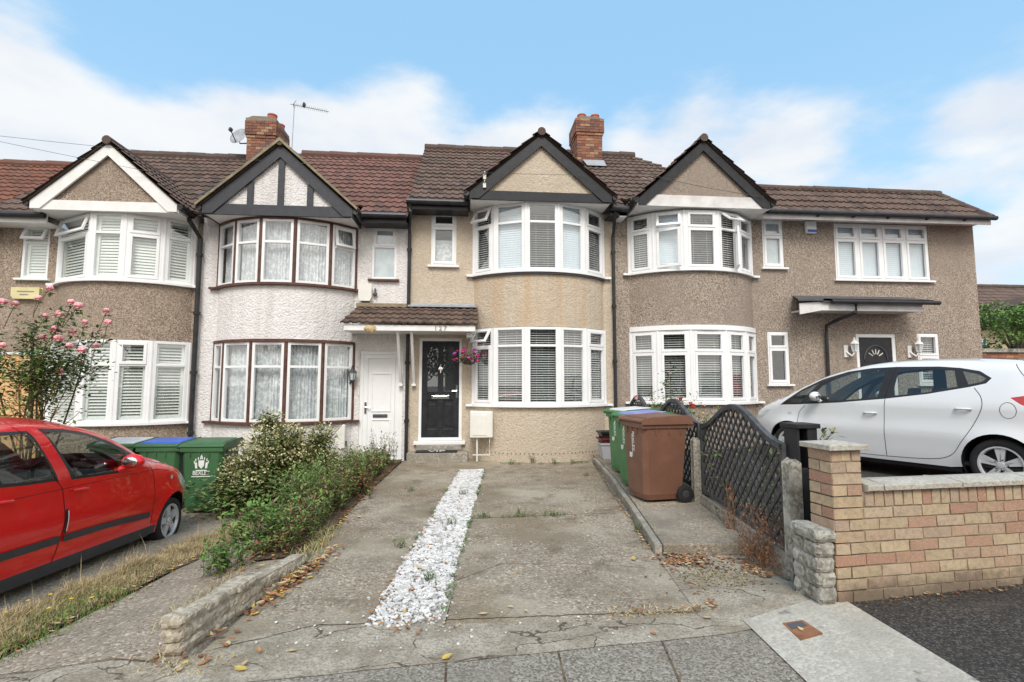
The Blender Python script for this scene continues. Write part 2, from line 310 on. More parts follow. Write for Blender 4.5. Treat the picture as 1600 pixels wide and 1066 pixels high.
def ground_at(px, py, dz=0):
    d = ray(px, py); k = .5
    while k < 60:
        p = CC + d * k
        if p.z < g(p.x, p.y) + dz: return p
        k += .01
    return p
def inside(p, poly):
    c = False; n = len(poly); x, y = p
    for i in range(n):
        (x1, y1), (x2, y2) = poly[i], poly[i - 1]
        if (y1 > y) != (y2 > y) and x < (x2 - x1) * (y - y1) / (y2 - y1) + x1: c = not c
    return c
def patch(name, poly, dz, mat, step=.15, kind='structure', skirt=0, zf=None, jag=0):
    "a sheet of ground that follows the lie of the land"
    zf = zf or g; P = []
    for i in range(len(poly)):
        a, b = Vector(poly[i]), Vector(poly[(i + 1) % len(poly)]); n = max(1, int((b - a).length / step))
        for k in range(n):
            q = a.lerp(b, k / n)
            if jag: q += Vector((noise.noise((q.x * 5, q.y * 5, 1)), noise.noise((q.x * 5, q.y * 5, 7)))) * jag
            P.append(q)
    nb = len(P); pp = [tuple(q) for q in P]
    x0, x1 = min(p[0] for p in pp), max(p[0] for p in pp); y0, y1 = min(p[1] for p in pp), max(p[1] for p in pp)
    yy = y0 + step / 2
    while yy < y1:
        xx = x0 + step / 2
        while xx < x1:
            if inside((xx, yy), pp) and min((Vector((xx, yy)) - q).length for q in P[::1]) > step * .45: P.append(Vector((xx, yy)))
            xx += step
        yy += step
    vs, es, fs, *_ = delaunay_2d_cdt(P, [(i, (i + 1) % nb) for i in range(nb)], [], 0, 1e-5)
    mb = MB(); V = [(v.x, v.y, zf(v.x, v.y) + dz) for v in vs]; F = []
    for f in fs:
        c = sum((vs[i] for i in f), Vector((0, 0))) / len(f)
        if inside((c.x, c.y), pp): F.append(f)
    mb.add(V, F)
    if skirt:
        for i in range(nb):
            a, b = pp[i], pp[(i + 1) % nb]; za, zb = zf(*a) + dz, zf(*b) + dz
            mb.quad((*a, za), (*b, zb), (*b, zb - skirt), (*a, za - skirt))
    o = mb.build(name, mat); o['kind'] = kind; return o

# ------------------------------------------------------------------ ground, paths, drives
xs = [-400, -200, -100, -50, -25] + [-16 + .8 * i for i in range(14)] + [-5 + .2 * i for i in range(61)] + [8 + .8 * i for i in range(14)] + [25, 50, 100, 200, 400]
ys = [-300, -100, -40, -15, -5, -2] + [0 + .2 * i for i in range(60)] + [13, 16, 20, 30, 60, 120, 300, 900]
mb = MB(); V = [(x, y, g(x, y) - .02) for y in ys for x in xs]; n = len(xs)
mb.add(V, [(j * n + i, j * n + i + 1, (j + 1) * n + i + 1, (j + 1) * n + i) for j in range(len(ys) - 1) for i in range(n - 1)])
structure(mb.build('ground', 'ground'))
def pav_y(x): return 2.94 + .1 * x
structure(patch('pavement', [(-9, .9), (-9, 2.1), (-1.25, 2.815), (-.05, pav_y(-.05) - .01), (1.72, pav_y(1.72) - .01), (2.2, .9)], .004, 'paving'))
mb = MB()
for jx, jt in ((-.12, -.02), (.50, .02), (1.125, .1)):
    p0, p1 = (jx + .02, pav_y(jx) - .01), (jx - jt * 3 - .02, .95)
    mb.add([(p0[0] - .006, p0[1], g(*p0) + .0065), (p0[0] + .006, p0[1], g(*p0) + .0065), (p1[0] + .006, p1[1], g(*p1) + .0065), (p1[0] - .006, p1[1], g(*p1) + .0065)], [(0, 1, 2, 3)])
structure(mb.build('pavement_joints', 'soil'))
structure(patch('concrete_apron', [(-2.9, 2.55), (-1.3, 2.79), (1.74, 3.10), (2.0, 3.16), (2.2, 3.30), (1.52, 3.34), (.9, 3.30), (-.12, 3.36), (-.62, 3.40), (-1.15, 3.36), (-1.5, 3.10), (-2.9, 3.05)], .008, 'cracked', jag=.02))
structure(patch('white_slab', [(1.73, 3.20), (2.30, 3.30), (2.45, 3.22), (2.42, 2.4), (2.3, .9), (1.6, .9), (1.69, 2.45)], .014, 'white_slab', .1))
structure(patch('tarmac', [(2.46, 3.26), (2.46, 3.40), (3.2, 3.45), (6, 3.85), (12, 4.2), (12, .9), (2.3, .9), (2.43, 2.4)], .006, 'asphalt'))
structure(patch('road', [(-40, -8), (-40, .75), (40, .75), (40, -8)], .005, 'asphalt', 1.))
drv = [(-1.48, 3.02), (-1.12, 3.34), (-.62, 3.42), (-.50, 4.6), (-.22, 7.6), (-.08, 9.19), (.33, 9.15), (.19, 7.6), (.02, 5.9), (-.12, 3.36), (.9, 3.3), (1.52, 3.34), (1.67, 4.62), (2.0, 7.2), (2.43, 10.0), (2.40, 10.44), (-1.22, 10.44), (-1.30, 8.6), (-1.38, 6.6), (-1.34, 4.6)]
structure(patch('driveway', drv, .004, 'concrete', .14))
structure(patch('left_path', [(-2.66, 3.0), (-1.72, 3.0), (-1.66, 3.6), (-1.52, 4.6), (-2.05, 5.6), (-2.4, 7.6), (-2.64, 6.0), (-2.62, 4.6)], .003, 'concrete_path', jag=.02))
structure(patch('parking_bay', [(-9, 2.9), (-2.95, 2.9), (-2.75, 4.6), (-2.6, 7.4), (-2.5, 8.9), (-9, 10.4)], .003, 'concrete_path', .25))
structure(patch('flowerbed', [(-1.52, 4.7), (-1.36, 5.6), (-1.36, 7), (-1.28, 9), (-1.25, 10.4), (-3.9, 10.4), (-3.2, 8.2), (-2.5, 7.2), (-2.15, 5.6), (-1.8, 4.6)], .02, 'soil', zf=lambda x, y: g(x, y) + .02 * noise.noise((x * 3, y * 3, 0))))
structure(patch('right_driveway', [(2.9, 3.75), (3.05, 6), (3.25, 10.4), (12, 10.4), (12, 4.2), (6, 4.0)], .004, 'asphalt', .3))
# bed of white chippings
mb = MB(); gl = lambda y: -.63 + (y - 3.42) * .0893; gr = lambda y: -.14 + (y - 3.5) * .0815
for i in range(11000):
    y = random.uniform(3.35, 9.15); y = 3.35 + (y - 3.35); e_ = .03 * noise.noise((y * 4, 0, 0)); x = random.uniform(gl(y) + .01 + e_, gr(y) - .01 + .03 * noise.noise((y * 4, 9, 0)))
    if random.random() < .015: x += random.uniform(-.12, .12)
    if y < 3.6 and random.random() < (3.6 - y) * 3: continue
    r = random.uniform(.007, .016); a = random.uniform(0, pi)
    mb.ball((0, 0, 0), r, 5, 3, (1.25, .9, .7), .25, T=lambda u, v, n_, a=a, x=x, y=y, r=r: (x + u * cos(a) - v * sin(a), y + u * sin(a) + v * cos(a), g(x, y) + .008 + n_ + random.uniform(0, .002)))
tag(mb.build('gravel', 'pebble_white'), 'strip of white chippings down the middle of the drive', 'gravel', kind='stuff')
structure(patch('gravel_bed', [(-.62, 3.40), (-.09, 9.17), (.32, 9.12), (-.13, 3.38)], -.001, 'concrete_edge'))
# cracks and joints across the drive
def crack(name, pts, w, mat='soil', dz=.008):
    mb = MB(); Q = []
    for i in range(len(pts) - 1):
        a, b = Vector(pts[i]), Vector(pts[i + 1]); n = max(2, int((b - a).length / .04))
        for k in range(n): q = a.lerp(b, k / n); Q.append(q + Vector((noise.noise((q.x * 9, q.y * 9, 2)), noise.noise((q.x * 9, q.y * 9, 5)))) * .02)
    for i in range(len(Q) - 1):
        a, b = Q[i], Q[i + 1]; d = (b - a).normalized(); nn = Vector((-d.y, d.x)) * w * (.6 + .6 * abs(noise.noise((i * .3, 0, 0))))
        mb.quad(*[(p.x, p.y, g(p.x, p.y) + dz) for p in (a - nn, b - nn, b + nn, a + nn)])
    structure(mb.build(name, mat))
crack('drive_joint', [(.03, 5.86), (1.2, 5.95), (1.78, 5.98)], .006); crack('drive_joint', [(-1.3, 7.1), (-.3, 7.2)], .004); crack('drive_joint', [(.32, 9.05), (2.3, 9.2)], .006)
crack('drive_crack', [(-.1, 4.05), (.3, 4.4), (.9, 4.35), (1.5, 4.2)], .003); crack('drive_crack', [(-1.45, 3.15), (-.9, 3.42), (-.6, 3.40)], .006); crack('drive_joint', [(-.12, 3.42), (1.52, 3.4)], .006)
crack('apron_joint', [(-2.9, 3.06), (-1.9, 3.1), (-1.6, 3.02)], .007, dz=.012)
# raised path with kerb on the right of the drive
mb = MB()
def slab(mb, poly, z0, z1):
    n = len(poly); mb.add([(x, y, z0) for x, y in poly] + [(x, y, z1) for x, y in poly], [tuple(range(n, 2 * n))] + [(i, (i + 1) % n, n + (i + 1) % n, n + i) for i in range(n)])
slab(mb, [(1.73, 4.50), (2.53, 4.42), (2.745, 5.95), (1.96, 5.90)], -.03, .10)
slab(mb, [(1.965, 5.915), (2.745, 5.965), (2.90, 7.7), (3.06, 10.44), (2.52, 10.44), (2.49, 9.8), (2.24, 7.7)], -.03, .105)
o = structure(mb.build('raised_path', 'concrete_path', bevel=.012))
mb = MB(); slab(mb, [(1.66, 4.52), (1.725, 4.51), (1.955, 5.90), (2.235, 7.7), (2.485, 9.8), (2.42, 9.8), (2.17, 7.7), (1.89, 5.9)], -.03, .09)
structure(mb.build('kerb', 'concrete_edge', bevel=.01))
structure(patch('debris_ground', [(1.50, 3.30), (1.75, 3.2), (2.3, 3.25), (2.46, 3.9), (2.53, 4.4), (1.69, 4.50), (1.63, 4.3)], .010, 'cracked', .1))

# ------------------------------------------------------------------ house helpers
YF = 10.45
def wall_front(mb, x0, x1, z0, z1, holes, Y=YF, th=.2):
    X = sorted({x0, x1, *[h[0] for h in holes], *[h[1] for h in holes]}); Z = sorted({z0, z1, *[h[2] for h in holes], *[h[3] for h in holes]})
    X = [x for x in X if x0 <= x <= x1]; Z = [z for z in Z if z0 <= z <= z1]
    for i in range(len(X) - 1):
        for j in range(len(Z) - 1):
            cx, cz = (X[i] + X[i + 1]) / 2, (Z[j] + Z[j + 1]) / 2
            if any(h[0] < cx < h[1] and h[2] < cz < h[3] for h in holes): continue
            for y in (Y, Y + th): mb.quad((X[i], y, Z[j]), (X[i + 1], y, Z[j]), (X[i + 1], y, Z[j + 1]), (X[i], y, Z[j + 1]))
    for (a, b, c, d) in holes:
        for p, q in (((a, c), (b, c)), ((b, c), (b, d)), ((b, d), (a, d)), ((a, d), (a, c))):
            mb.quad((p[0], Y, p[1]), (q[0], Y, q[1]), (q[0], Y + th, q[1]), (p[0], Y + th, p[1]))
class Bay:
    def __init__(s, xl, xr, sag): s.c = (xl + xr) / 2; s.h = (xr - xl) / 2; s.R = (s.h ** 2 + sag ** 2) / (2 * sag); s.cy = YF - sag + s.R; s.a = math.asin(s.h / s.R)
    def p(s, a, r=0): return (s.c + (s.R + r) * sin(a), s.cy - (s.R + r) * cos(a))
    def hit(s, px):   # angle on the bow seen through a photo column
        d = ray(px, 500); lo = None; best = None
        for i in range(-600, 601):
            a = s.a * i / 600; x, y = s.p(a); e = abs(x * d.y - y * d.x)
            if best is None or e < best[0]: best = (e, a)
        return best[1]
def bay_band(mb, B, z0, z1, r=0, n=28, flat=None, th=.12, cap=True):
    A = flat or [B.a * (2 * i / n - 1) for i in range(n + 1)]
    for i in range(len(A) - 1):
        p, q = B.p(A[i], r), B.p(A[i + 1], r); pi_, qi = B.p(A[i], r - th), B.p(A[i + 1], r - th)
        mb.add([(*p, z0), (*q, z0), (*q, z1), (*p, z1), (*pi_, z0), (*qi, z0), (*qi, z1), (*pi_, z1)], [(0, 1, 2, 3), (3, 2, 6, 7), (0, 4, 5, 1), (4, 7, 6, 5)] + ([(0, 3, 7, 4)] if i == 0 else []) + ([(1, 5, 6, 2)] if i == len(A) - 2 else []))
class Unit:
    "window light standing between plan points p and q"
    def __init__(s, p, q): s.p = Vector(p); d = Vector(q) - s.p; s.w = d.length; s.d = d.normalized(); s.n = Vector((s.d.y, -s.d.x))
    def T(s, u, n, v): q = s.p + s.d * u + s.n * n; return (q.x, q.y, v)
def rect_frame(mb, u0, u1, v0, v1, w, n0, n1, T):
    mb.box(u0, u1, n0, n1, v0, v0 + w, T); mb.box(u0, u1, n0, n1, v1 - w, v1, T); mb.box(u0, u0 + w, n0, n1, v0 + w, v1 - w, T); mb.box(u1 - w, u1, n0, n1, v0 + w, v1 - w, T)
def light(F, G, BL, U, z0, z1, tr=.72, fw=.055, cas=(0, 0), opens=None, u0=0, u1=None, blind=None, dep=.035):
    "F frame, G glass, BL dict of blind meshes; cas = casement frames on (top, low); opens = list collecting opened casements"
    u1 = U.w if u1 is None else u1; zt = z0 + (z1 - z0) * tr; T = U.T
    rect_frame(F, u0, u1, z0, z1, fw, -.03, dep, T); F.box(u0 + fw, u1 - fw, -.03, dep, zt - fw * .45, zt + fw * .45, T)
    for k, (a, b) in enumerate(((zt + fw * .45, z1 - fw), (z0 + fw, zt - fw * .45))):
        cs = cas[k]; A, Bu = u0 + fw, u1 - fw
        if cs == 1:
            rect_frame(F, A - .012, Bu + .012, a - .012, b + .012, .05, .0, dep + .018, T); G.quad((A, .01, a), (Bu, .01, a), (Bu, .01, b), (A, .01, b), T)
        elif cs == 0: G.quad((A, .005, a), (Bu, .005, a), (Bu, .005, b), (A, .005, b), T)
        else:
            kind, ang = cs; f2, g2 = MB(), MB(); A -= .012; Bu += .012; a -= .012; b += .012
            if kind == 'top': TT = lambda u, n, v, b=b: T(u, dep + n * cos(ang) + sin(ang) * (b - v), b - cos(ang) * (b - v) + n * sin(ang))
            elif kind == 'left': TT = lambda u, n, v, A=A: T(A + cos(ang) * (u - A) - n * sin(ang), dep + sin(ang) * (u - A) + n * cos(ang), v)
            else: TT = lambda u, n, v, Bu=Bu: T(Bu + cos(ang) * (u - Bu) + n * sin(ang), dep - sin(ang) * (u - Bu) + n * cos(ang), v)
            rect_frame(f2, A, Bu, a, b, .05, -.01, .025, TT); g2.quad((A + .05, .005, a + .05), (Bu - .05, .005, a + .05), (Bu - .05, .005, b - .05), (A + .05, .005, b - .05), TT)
            opens.append((f2, g2))
    if blind:
        kind, tilt = blind
        if kind in ('blind', 'blind_sky_tint', 'shutter'):
            mb = BL.setdefault(kind, MB()); pitch = .046 if kind != 'shutter' else .056; v = z0 + fw + .01; wd = pitch * 1.02
            while v < z1 - fw:
                c, s_ = cos(tilt) * wd / 2, sin(tilt) * wd / 2
                mb.quad((u0 + .03, -.06 + c, v - s_), (u1 - .03, -.06 + c, v - s_), (u1 - .03, -.06 - c, v + s_), (u0 + .03, -.06 - c, v + s_), T); v += pitch
            if kind == 'shutter': rect_frame(mb, u0 + fw, u1 - fw, z0 + fw, zt, .045, -.07, -.03, T); rect_frame(mb, u0 + fw, u1 - fw, zt, z1 - fw, .045, -.07, -.03, T)
            else:
                for uu in (u0 + .18, u1 - .18): mb.box(uu - .002, uu + .002, -.06, -.055, z0, z1, T)
        elif kind == 'net':
            mb = BL.setdefault('net_curtain', MB()); nn = 40
            P = [(u0 + (u1 - u0) * i / nn, -.12 + .022 * sin(i * 1.5 + z0 * 3 + u0) + .012 * sin(i * .55), ) for i in range(nn + 1)]
            for i in range(nn): mb.quad((P[i][0], P[i][1], z0), (P[i + 1][0], P[i + 1][1], z0), (P[i + 1][0], P[i + 1][1], z1), (P[i][0], P[i][1], z1), T)
        elif kind == 'frosted':
            mb = BL.setdefault('frosted', MB()); mb.quad((u0, -.02, z0), (u1, -.02, z0), (u1, -.02, z1), (u0, -.02, z1), T)
def finish_window(w_, G, BL, opens, sill=None, sillmat='upvc'):
    G.build('glass', 'glass', w_)
    for k, mb in BL.items(): mb.build({'net_curtain': 'net_curtain', 'frosted': 'frosted_pane', 'shutter': 'shutter'}.get(k, 'blind'), k, w_)
    for f2, g2 in opens: c = f2.build('open_casement', 'upvc', w_, bevel=.004); g2.build('glass', 'glass', w_)
    if sill: sill.build('sill', sillmat, w_, bevel=.004)
def flat_window(parent, x0, x1, z0, z1, cols=1, Y=YF + .05, blind=None, tr=.72, cas=(0, 1), sillw=.06, sillmat='upvc', top=None, label=None, surround=None):
    F, G, BL, op = MB(), MB(), {}, []; U = Unit((x0, Y), (x1, Y)); wd = (x1 - x0) / cols
    for i in range(cols): light(F, G, BL, U, z0, z1, tr, .05, top if (top and i == 0) else cas, op, i * wd, (i + 1) * wd, blind)
    w_ = F.build('window', 'upvc', parent, bevel=.004); sl_ = MB(); sl_.box(x0 - sillw, x1 + sillw, YF - .07, Y - .03, z0 - .045, z0 - .004)
    finish_window(w_, G, BL, op, sl_, sillmat)
    if surround:
        s2 = MB(); rect_frame(s2, x0 - .025, x1 + .025, z0 - .0, z1 + .025, .022, .035, .052, U.T); s2.build('surround', surround, w_)
    return w_
def bay_window(parent, B, pxs, z0, z1, blinds, tr=.72, cas=None, mull=None, sillmat='upvc', post='upvc', headband=0, r=0, ztop=None):
    A = [-B.a] + [B.hit(p) for p in pxs] + [B.a]; F, G, BL, op = MB(), MB(), {}, []; n = len(A) - 1; PM = MB()
    for i in range(n):
        p, q = B.p(A[i], r), B.p(A[i + 1], r); U = Unit(p, q); gap = .028
        light(F, G, BL, U, z0, z1, tr, .05, (cas or {}).get(i, (0, 0)), op, gap, U.w - gap, blinds[i] if isinstance(blinds, list) else blinds)
    for i in range(n + 1):
        p = B.p(A[i], r); PM.tube([(*p, z0), (*p, z1)], .042, 10)
    w_ = F.build('bay_window', 'upvc', parent, bevel=.004); PM.build('corner_post', post, w_)
    sl_ = MB(); bay_band(sl_, B, z0 - .05, z0 - .002, .075, flat=A if False else None, th=.2)
    a0, a1 = B.p(-B.a, .075), B.p(B.a, .075); sl_.box(a0[0] - .1, a0[0] + .02, YF - .08, YF - .004, z0 - .048, z0 - .004); sl_.box(a1[0] - .02, a1[0] + .1, YF - .08, YF - .004, z0 - .048, z0 - .004)
    finish_window(w_, G, BL, op, sl_, sillmat)
    if headband:
        hb = MB(); bay_band(hb, B, z1 + .002, z1 + headband, .05, th=.17); hb.build('head_board', post if post != 'upvc' else 'upvc', w_)
    return w_
def tile_slope(mb, O, U, V, wid, length, u0=lambda v: 0, u1=None, wave=.165, gauge=.30, amp=.022, step=.032, seed=0, skip=None):
    "interlocking pantiles as geometry; O eave corner, U along the eave, V up the slope"
    O, U, V = Vector(O), Vector(U).normalized(), Vector(V).normalized(); NN = U.cross(V)
    if NN.z < 0: NN = -NN
    u1 = u1 or (lambda v: wid); nu = int(wid / wave * 6) + 1; rows = []; vv = 0; rnd = random.Random(seed); c = 0; vs = []; fs = []; uvs = []
    while vv < length - .01:
        ve = min(length, vv + gauge); base = len(vs)
        sag = rnd.uniform(-.006, .006)
        for (v, h) in ((vv, step), (ve, 0.002)):
            for i in range(nu + 1):
                u = min(max(wid * i / nu, u0(v)), u1(v)); ph = (u / wave) % 1
                hh = amp * max(0, sin(ph * 2 * pi)) ** .7 + rnd.uniform(-.002, .002) + .01 * noise.noise((u * .7, v * .7, seed))
                q = O + U * u + V * (v - (.0 if h else 0)) + NN * (h + hh + sag); vs.append(tuple(q))
        for i in range(nu):
            if skip and skip[0] < wid * (i + .5) / nu < skip[1] and vv < skip[2]: continue
            fs.append((base + i, base + i + 1, base + nu + 2 + i, base + nu + 1 + i)); um = wid * (i + .5) / nu / wave / 1; uvs.append([(um, c + .5)] * 4)
            # front lip
            a = Vector(vs[base + i]); b = Vector(vs[base + i + 1]); k = len(vs); vs.append(tuple(a - NN * .036)); vs.append(tuple(b - NN * .036)); fs.append((k, k + 1, base + i + 1, base + i)); uvs.append([(um, c + .5)] * 4)
        vv = ve; c += 1
    mb.add(vs, fs, None, 0, uvs)
def ridge_tiles(mb, a, b, r=.115, seed=0):
    a, b = Vector(a), Vector(b); L = (b - a).length; n = max(1, int(L / .33)); rnd = random.Random(seed)
    for i in range(n):
        p, q = a.lerp(b, i / n), a.lerp(b, (i + 1) / n + .03); o_ = Vector((0, 0, rnd.uniform(-.008, .008))); mb.tube([p + o_, q + o_], [r * 1.04, r * .97], 10)
def gable(parent, cx, half, z0, z1, wallmat, boardmat, tiemat, tilemat, yb=13.2, studs=(), vergemat=None, y=9.70, bw=.15, tiew=.17, seed=0, cheek='white_paint', soffmat='white_paint'):
    ang = atan2(z1 - z0, half); dz = bw / cos(ang); mb = MB()
    mb.prism([(cx - half + .05, z0 + .02), (cx + half - .05, z0 + .02), (cx, z1 - .07)], y + .07, y + .2); mb.build('gable_wall', wallmat, parent)
    for s in (-1, 1):
        mb = MB(); mb.prism([(cx + s * half, z0), (cx + s * half, z0 + dz * .62), (cx, z1), (cx, z1 - dz), (cx + s * (half - dz / tan(ang) * .72), z0)], y, y + .035); mb.build('bargeboard', boardmat, parent)
    mb = MB(); i = tiew / tan(ang); mb.prism([(cx - half + .04, z0 - .012), (cx + half - .04, z0 - .012), (cx + half - .02 - i, z0 + tiew), (cx - half + .02 + i, z0 + tiew)], y + .025, y + .068); mb.build('tie_board', tiemat, parent)
    for sx in studs:
        mb = MB(); top = z1 - dz - abs(sx) * tan(ang); mb.box(cx + sx - .055, cx + sx + .055, y + .03, y + .068, z0 + tiew - .01, top + .05); mb.build('stud', boardmat, parent)
    mb = MB(); mb.box(cx - half + .01, cx + half - .01, y + .07, YF - .003, z0 + .0, z0 + .03); mb.build('soffit', soffmat, parent)
    for s in (-1, 1):
        mb = MB(); mb.box(cx + s * half - .014, cx + s * half + .014, y + .036, YF + .3, z0 - .01, z0 + .16); mb.build('cheek_board', cheek, parent)
        mb = MB(); mb.tube([(cx + s * (half + .06), y - .02, z0 + .09), (cx + s * (half + .06), 10.15, z0 + .07)], .055, 8); mb.build('gutter', 'pipe_black', parent)
    # tiled slopes
    ov = .10; sl_len = sqrt((half + ov) ** 2 + ((z1 + .06 - z0 - dz * .62 + 0) * (half + ov) / half) ** 2)
    ze = z0 + dz * .62 + .05 - ov * tan(ang) * .9; zt = z1 + .07; r = MB(); L = sqrt((half + ov) ** 2 + (zt - ze) ** 2)
    tile_slope(r, (cx - half - ov, y - .05, ze), (0, 1, 0), (half + ov, 0, zt - ze), yb - y, L, seed=seed + 1, wave=.15)
    tile_slope(r, (cx + half + ov, y - .05, ze), (0, 1, 0), (-half - ov, 0, zt - ze), yb - y, L, seed=seed + 2, wave=.16)
    for s in (-1, 1): r.add([(cx + s * (half + ov), y - .045, ze - .03), (cx, y - .045, zt - .04), (cx, y + .02, zt - .04), (cx + s * (half + ov), y + .02, ze - .03)], [(0, 1, 2, 3)])
    ridge_tiles(r, (cx, y - .06, zt - .03), (cx, yb, zt - .03), .08, seed); r.build('gable_roof', tilemat, parent)
    if vergemat:
        mb = MB()
        for s in (-1, 1): mb.prism([(cx + s * (half + ov), ze - .0), (cx + s * (half + ov), ze + .05), (cx, zt + .04), (cx, zt - .025)], y - .075, y - .052)
        mb.build('verge', vergemat, parent)
def main_roof(parent, xa, xb, ze, zr, mat, Yr=13.6, Ye=10.03, seed=0, xr0=None, xr1=None, back=True, gx=None):
    r = MB(); dz = zr - ze; L = sqrt((Yr - Ye) ** 2 + dz ** 2); wd = xb - xa
    u1 = (lambda v: wd) if xr1 is None else (lambda v: wd - (xb - xr1) * v / L)
    tile_slope(r, (xa, Ye, ze), (1, 0, 0), (0, Yr - Ye, dz), wd, L, u1=u1, seed=seed, skip=(gx[0] - gx[1] - .13 - xa, gx[0] + gx[1] + .02 - xa, .55) if gx else None)
    xe = xb if xr1 is None else xr1
    if back: r.add([(xa, Yr, zr), (xe, Yr, zr), (xb, 2 * Yr - Ye, ze), (xa, 2 * Yr - Ye, ze)], [(0, 1, 2, 3)])
    ridge_tiles(r, (xa, Yr, zr + .02), (xe, Yr, zr + .02), .12, seed)
    return r
def gutter(parent, xa, xb, z, y=9.98, drop=True, fascia='pipe_black'):
    mb = MB(); mb.tube([(xa, y, z), (xb, y, z)], .058, 10); mb.build('gutter', 'pipe_black', parent)
    mb = MB(); mb.box(xa, xb, y + .065, y + .09, z - .13, z + .06); mb.box(xa, xb, y + .09, YF - .003, z - .125, z - .10); mb.build('fascia', fascia, parent)
def drainpipe(parent, pts, r=.036):
    mb = MB(); mb.tube(pts, r, 10)
    z = pts[-2][2] - .3
    while z > pts[-1][2] + .4: mb.tube([(pts[-1][0], pts[-1][1], z), (pts[-1][0], pts[-1][1], z - .06)], r * 1.45, 10); z -= 1.15
    return mb.build('drainpipe', 'pipe_black', parent)
def shell(parent, x0, x1, zb, ze, mat, holes, extra=None, depth=6.4):
    mb = MB(); wall_front(mb, x0, x1, zb, ze, holes)
    y0, y1 = YF + .2, YF + depth
    mb.quad((x0, YF, zb), (x0, y1, zb), (x0, y1, ze), (x0, YF, ze)); mb.quad((x1, YF, zb), (x1, y1, zb), (x1, y1, ze), (x1, YF, ze)); mb.quad((x0, y1, zb), (x1, y1, zb), (x1, y1, ze), (x0, y1, ze))
    mb.build('wall', mat, parent)
    mb = MB()
    for z in (zb + .25, (zb + ze) / 2 + .1, ze - .02): mb.quad((x0 + .01, YF + .21, z), (x1 - .01, YF + .21, z), (x1 - .01, y1 - .01, z), (x0 + .01, y1 - .01, z))
    mb.box(x0 + .02, x1 - .02, YF + 2.2, YF + 2.3, zb, ze); mb.build('interior', 'room_dark', parent)
def bay_walls(parent, B, bands, mat, r=0):
    for z0, z1 in bands:
        mb = MB(); bay_band(mb, B, z0, z1, r, th=.15); o = mb.build('bay_wall', mat, parent, smooth=False); mb = MB()
        for z in (z0 + .01, z1 - .01):
            A = [B.a * (2 * i / 20 - 1) for i in range(21)]; mb.add([(*B.p(a, -.14), z) for a in A], [tuple(range(21))])
        mb.build('bay_floor', 'room_dark', parent)
    return o
def chimney(parent, x0, x1, y0, y1, z0, z1, pots, mat='brick_red', seed=0):
    mb = MB(); rnd = random.Random(seed)
    def ring(z, e):
        X0, X1, Y0, Y1 = x0 - e, x1 + e, y0 - e, y1 + e; nx = max(2, round((X1 - X0) / .225)); ny = max(2, round((Y1 - Y0) / .225)); par = int(round(z / .075)) % 2; off = .5 * par
        for (Yw, s) in ((Y0, 1), (Y1, -1)):
            e_ = [X0] + [X0 + (X1 - X0) * (k + off) / nx for k in range(1 - par if par else 1, nx)] + [X1]
            e_ = sorted(set(round(v, 4) for v in e_ if X0 <= v <= X1))
            for k in range(len(e_) - 1): j = rnd.uniform(-.004, .004); mb.box(e_[k] + .005, e_[k + 1] - .005, min(Yw + j * s, Yw + .08 * s), max(Yw + j * s, Yw + .08 * s), z + .005, z + .07, tint=rnd.random() * .98 + .01)
        for (Xw, s) in ((X0, 1), (X1, -1)):
            e_ = [Y0 + .085] + [Y0 + (Y1 - Y0) * (k + .5 - off) / ny for k in range(1, ny)] + [Y1 - .085]
            e_ = sorted(set(round(v, 4) for v in e_ if Y0 + .08 <= v <= Y1 - .08))
            for k in range(len(e_) - 1): j = rnd.uniform(-.004, .004); mb.box(min(Xw + j * s, Xw + .08 * s), max(Xw + j * s, Xw + .08 * s), e_[k] + .005, e_[k + 1] - .005, z + .005, z + .07, tint=rnd.random() * .98 + .01)
    n = int((z1 - z0) / .075)
    for k in range(n):
        top = n - k; ring(z0 + k * .075, .045 if top <= 5 else (.02 if top == 6 else 0))
    c = mb.build('chimney', mat, parent); mb = MB(); mb.box(x0 + .01, x1 - .01, y0 + .01, y1 - .01, z0, z1 + .0); mb.box(x0 - .03, x1 + .03, y0 - .03, y1 + .03, z1 - .36, z1); mb.build('mortar', 'mortar_dark', c)
    mb = MB(); mb.prism([(x0 - .03, z1), (x1 + .03, z1), (x1 - .12, z1 + .07), (x0 + .12, z1 + .07)], y0, y1); mb.build('flaunching', 'mortar_dark', c)
    for (px_, py_, rr, h) in pots:
        mb = MB(); mb.lathe([(rr * 1.12, 0), (rr * 1.05, h * .5), (rr, h * .8), (rr * 1.1, h * .82), (rr * 1.12, h), (rr * .85, h), (rr * .8, h * .3)], (px_, py_, z1 + .02), n=16); mb.build('chimney_pot', 'terracotta', c, smooth=False)
    return c
BO = ('blind', radians(38)); BC = ('blind_sky_tint', radians(80)); BD = ('blind', radians(24)); SH = ('shutter', radians(68)); SH2 = ('shutter', radians(46)); NET = ('net', 0)

# ------------------------------------------------------------------ neighbour at the far left
H0 = thing('terraced_house', 'orange-red tiled house at the far left end of the terrace', 'house', (-11.3, YF, -.4))
shell(H0, -13.6, -9.02, -.5, 4.35, 'pebbledash', [(-12.9, -10.9, .7, 2.2), (-12.9, -10.9, 3.05, 4.2), (-10.3, -9.4, -.3, 2.0)])
for z0_, z1_ in ((.7, 2.2), (3.05, 4.2)): flat_window(H0, -12.9, -10.9, z0_, z1_, cols=3, blind=SH)
mb = MB(); mb.box(-10.3, -9.4, YF + .05, YF + .1, -.3, 2.0); mb.build('front_door', 'brown_wood', H0)
mb = MB(); mb.box(-9.10, -9.025, YF - .012, YF - .002, -.4, 4.2); mb.build('brick_strip', 'pink_brick', H0)
r = main_roof(H0, -14, -9.02, 4.42, 7.02, 'tiles_orange', seed=3); r.build('roof', 'tiles_orange', H0); gutter(H0, -13.6, -9.03, 4.36)
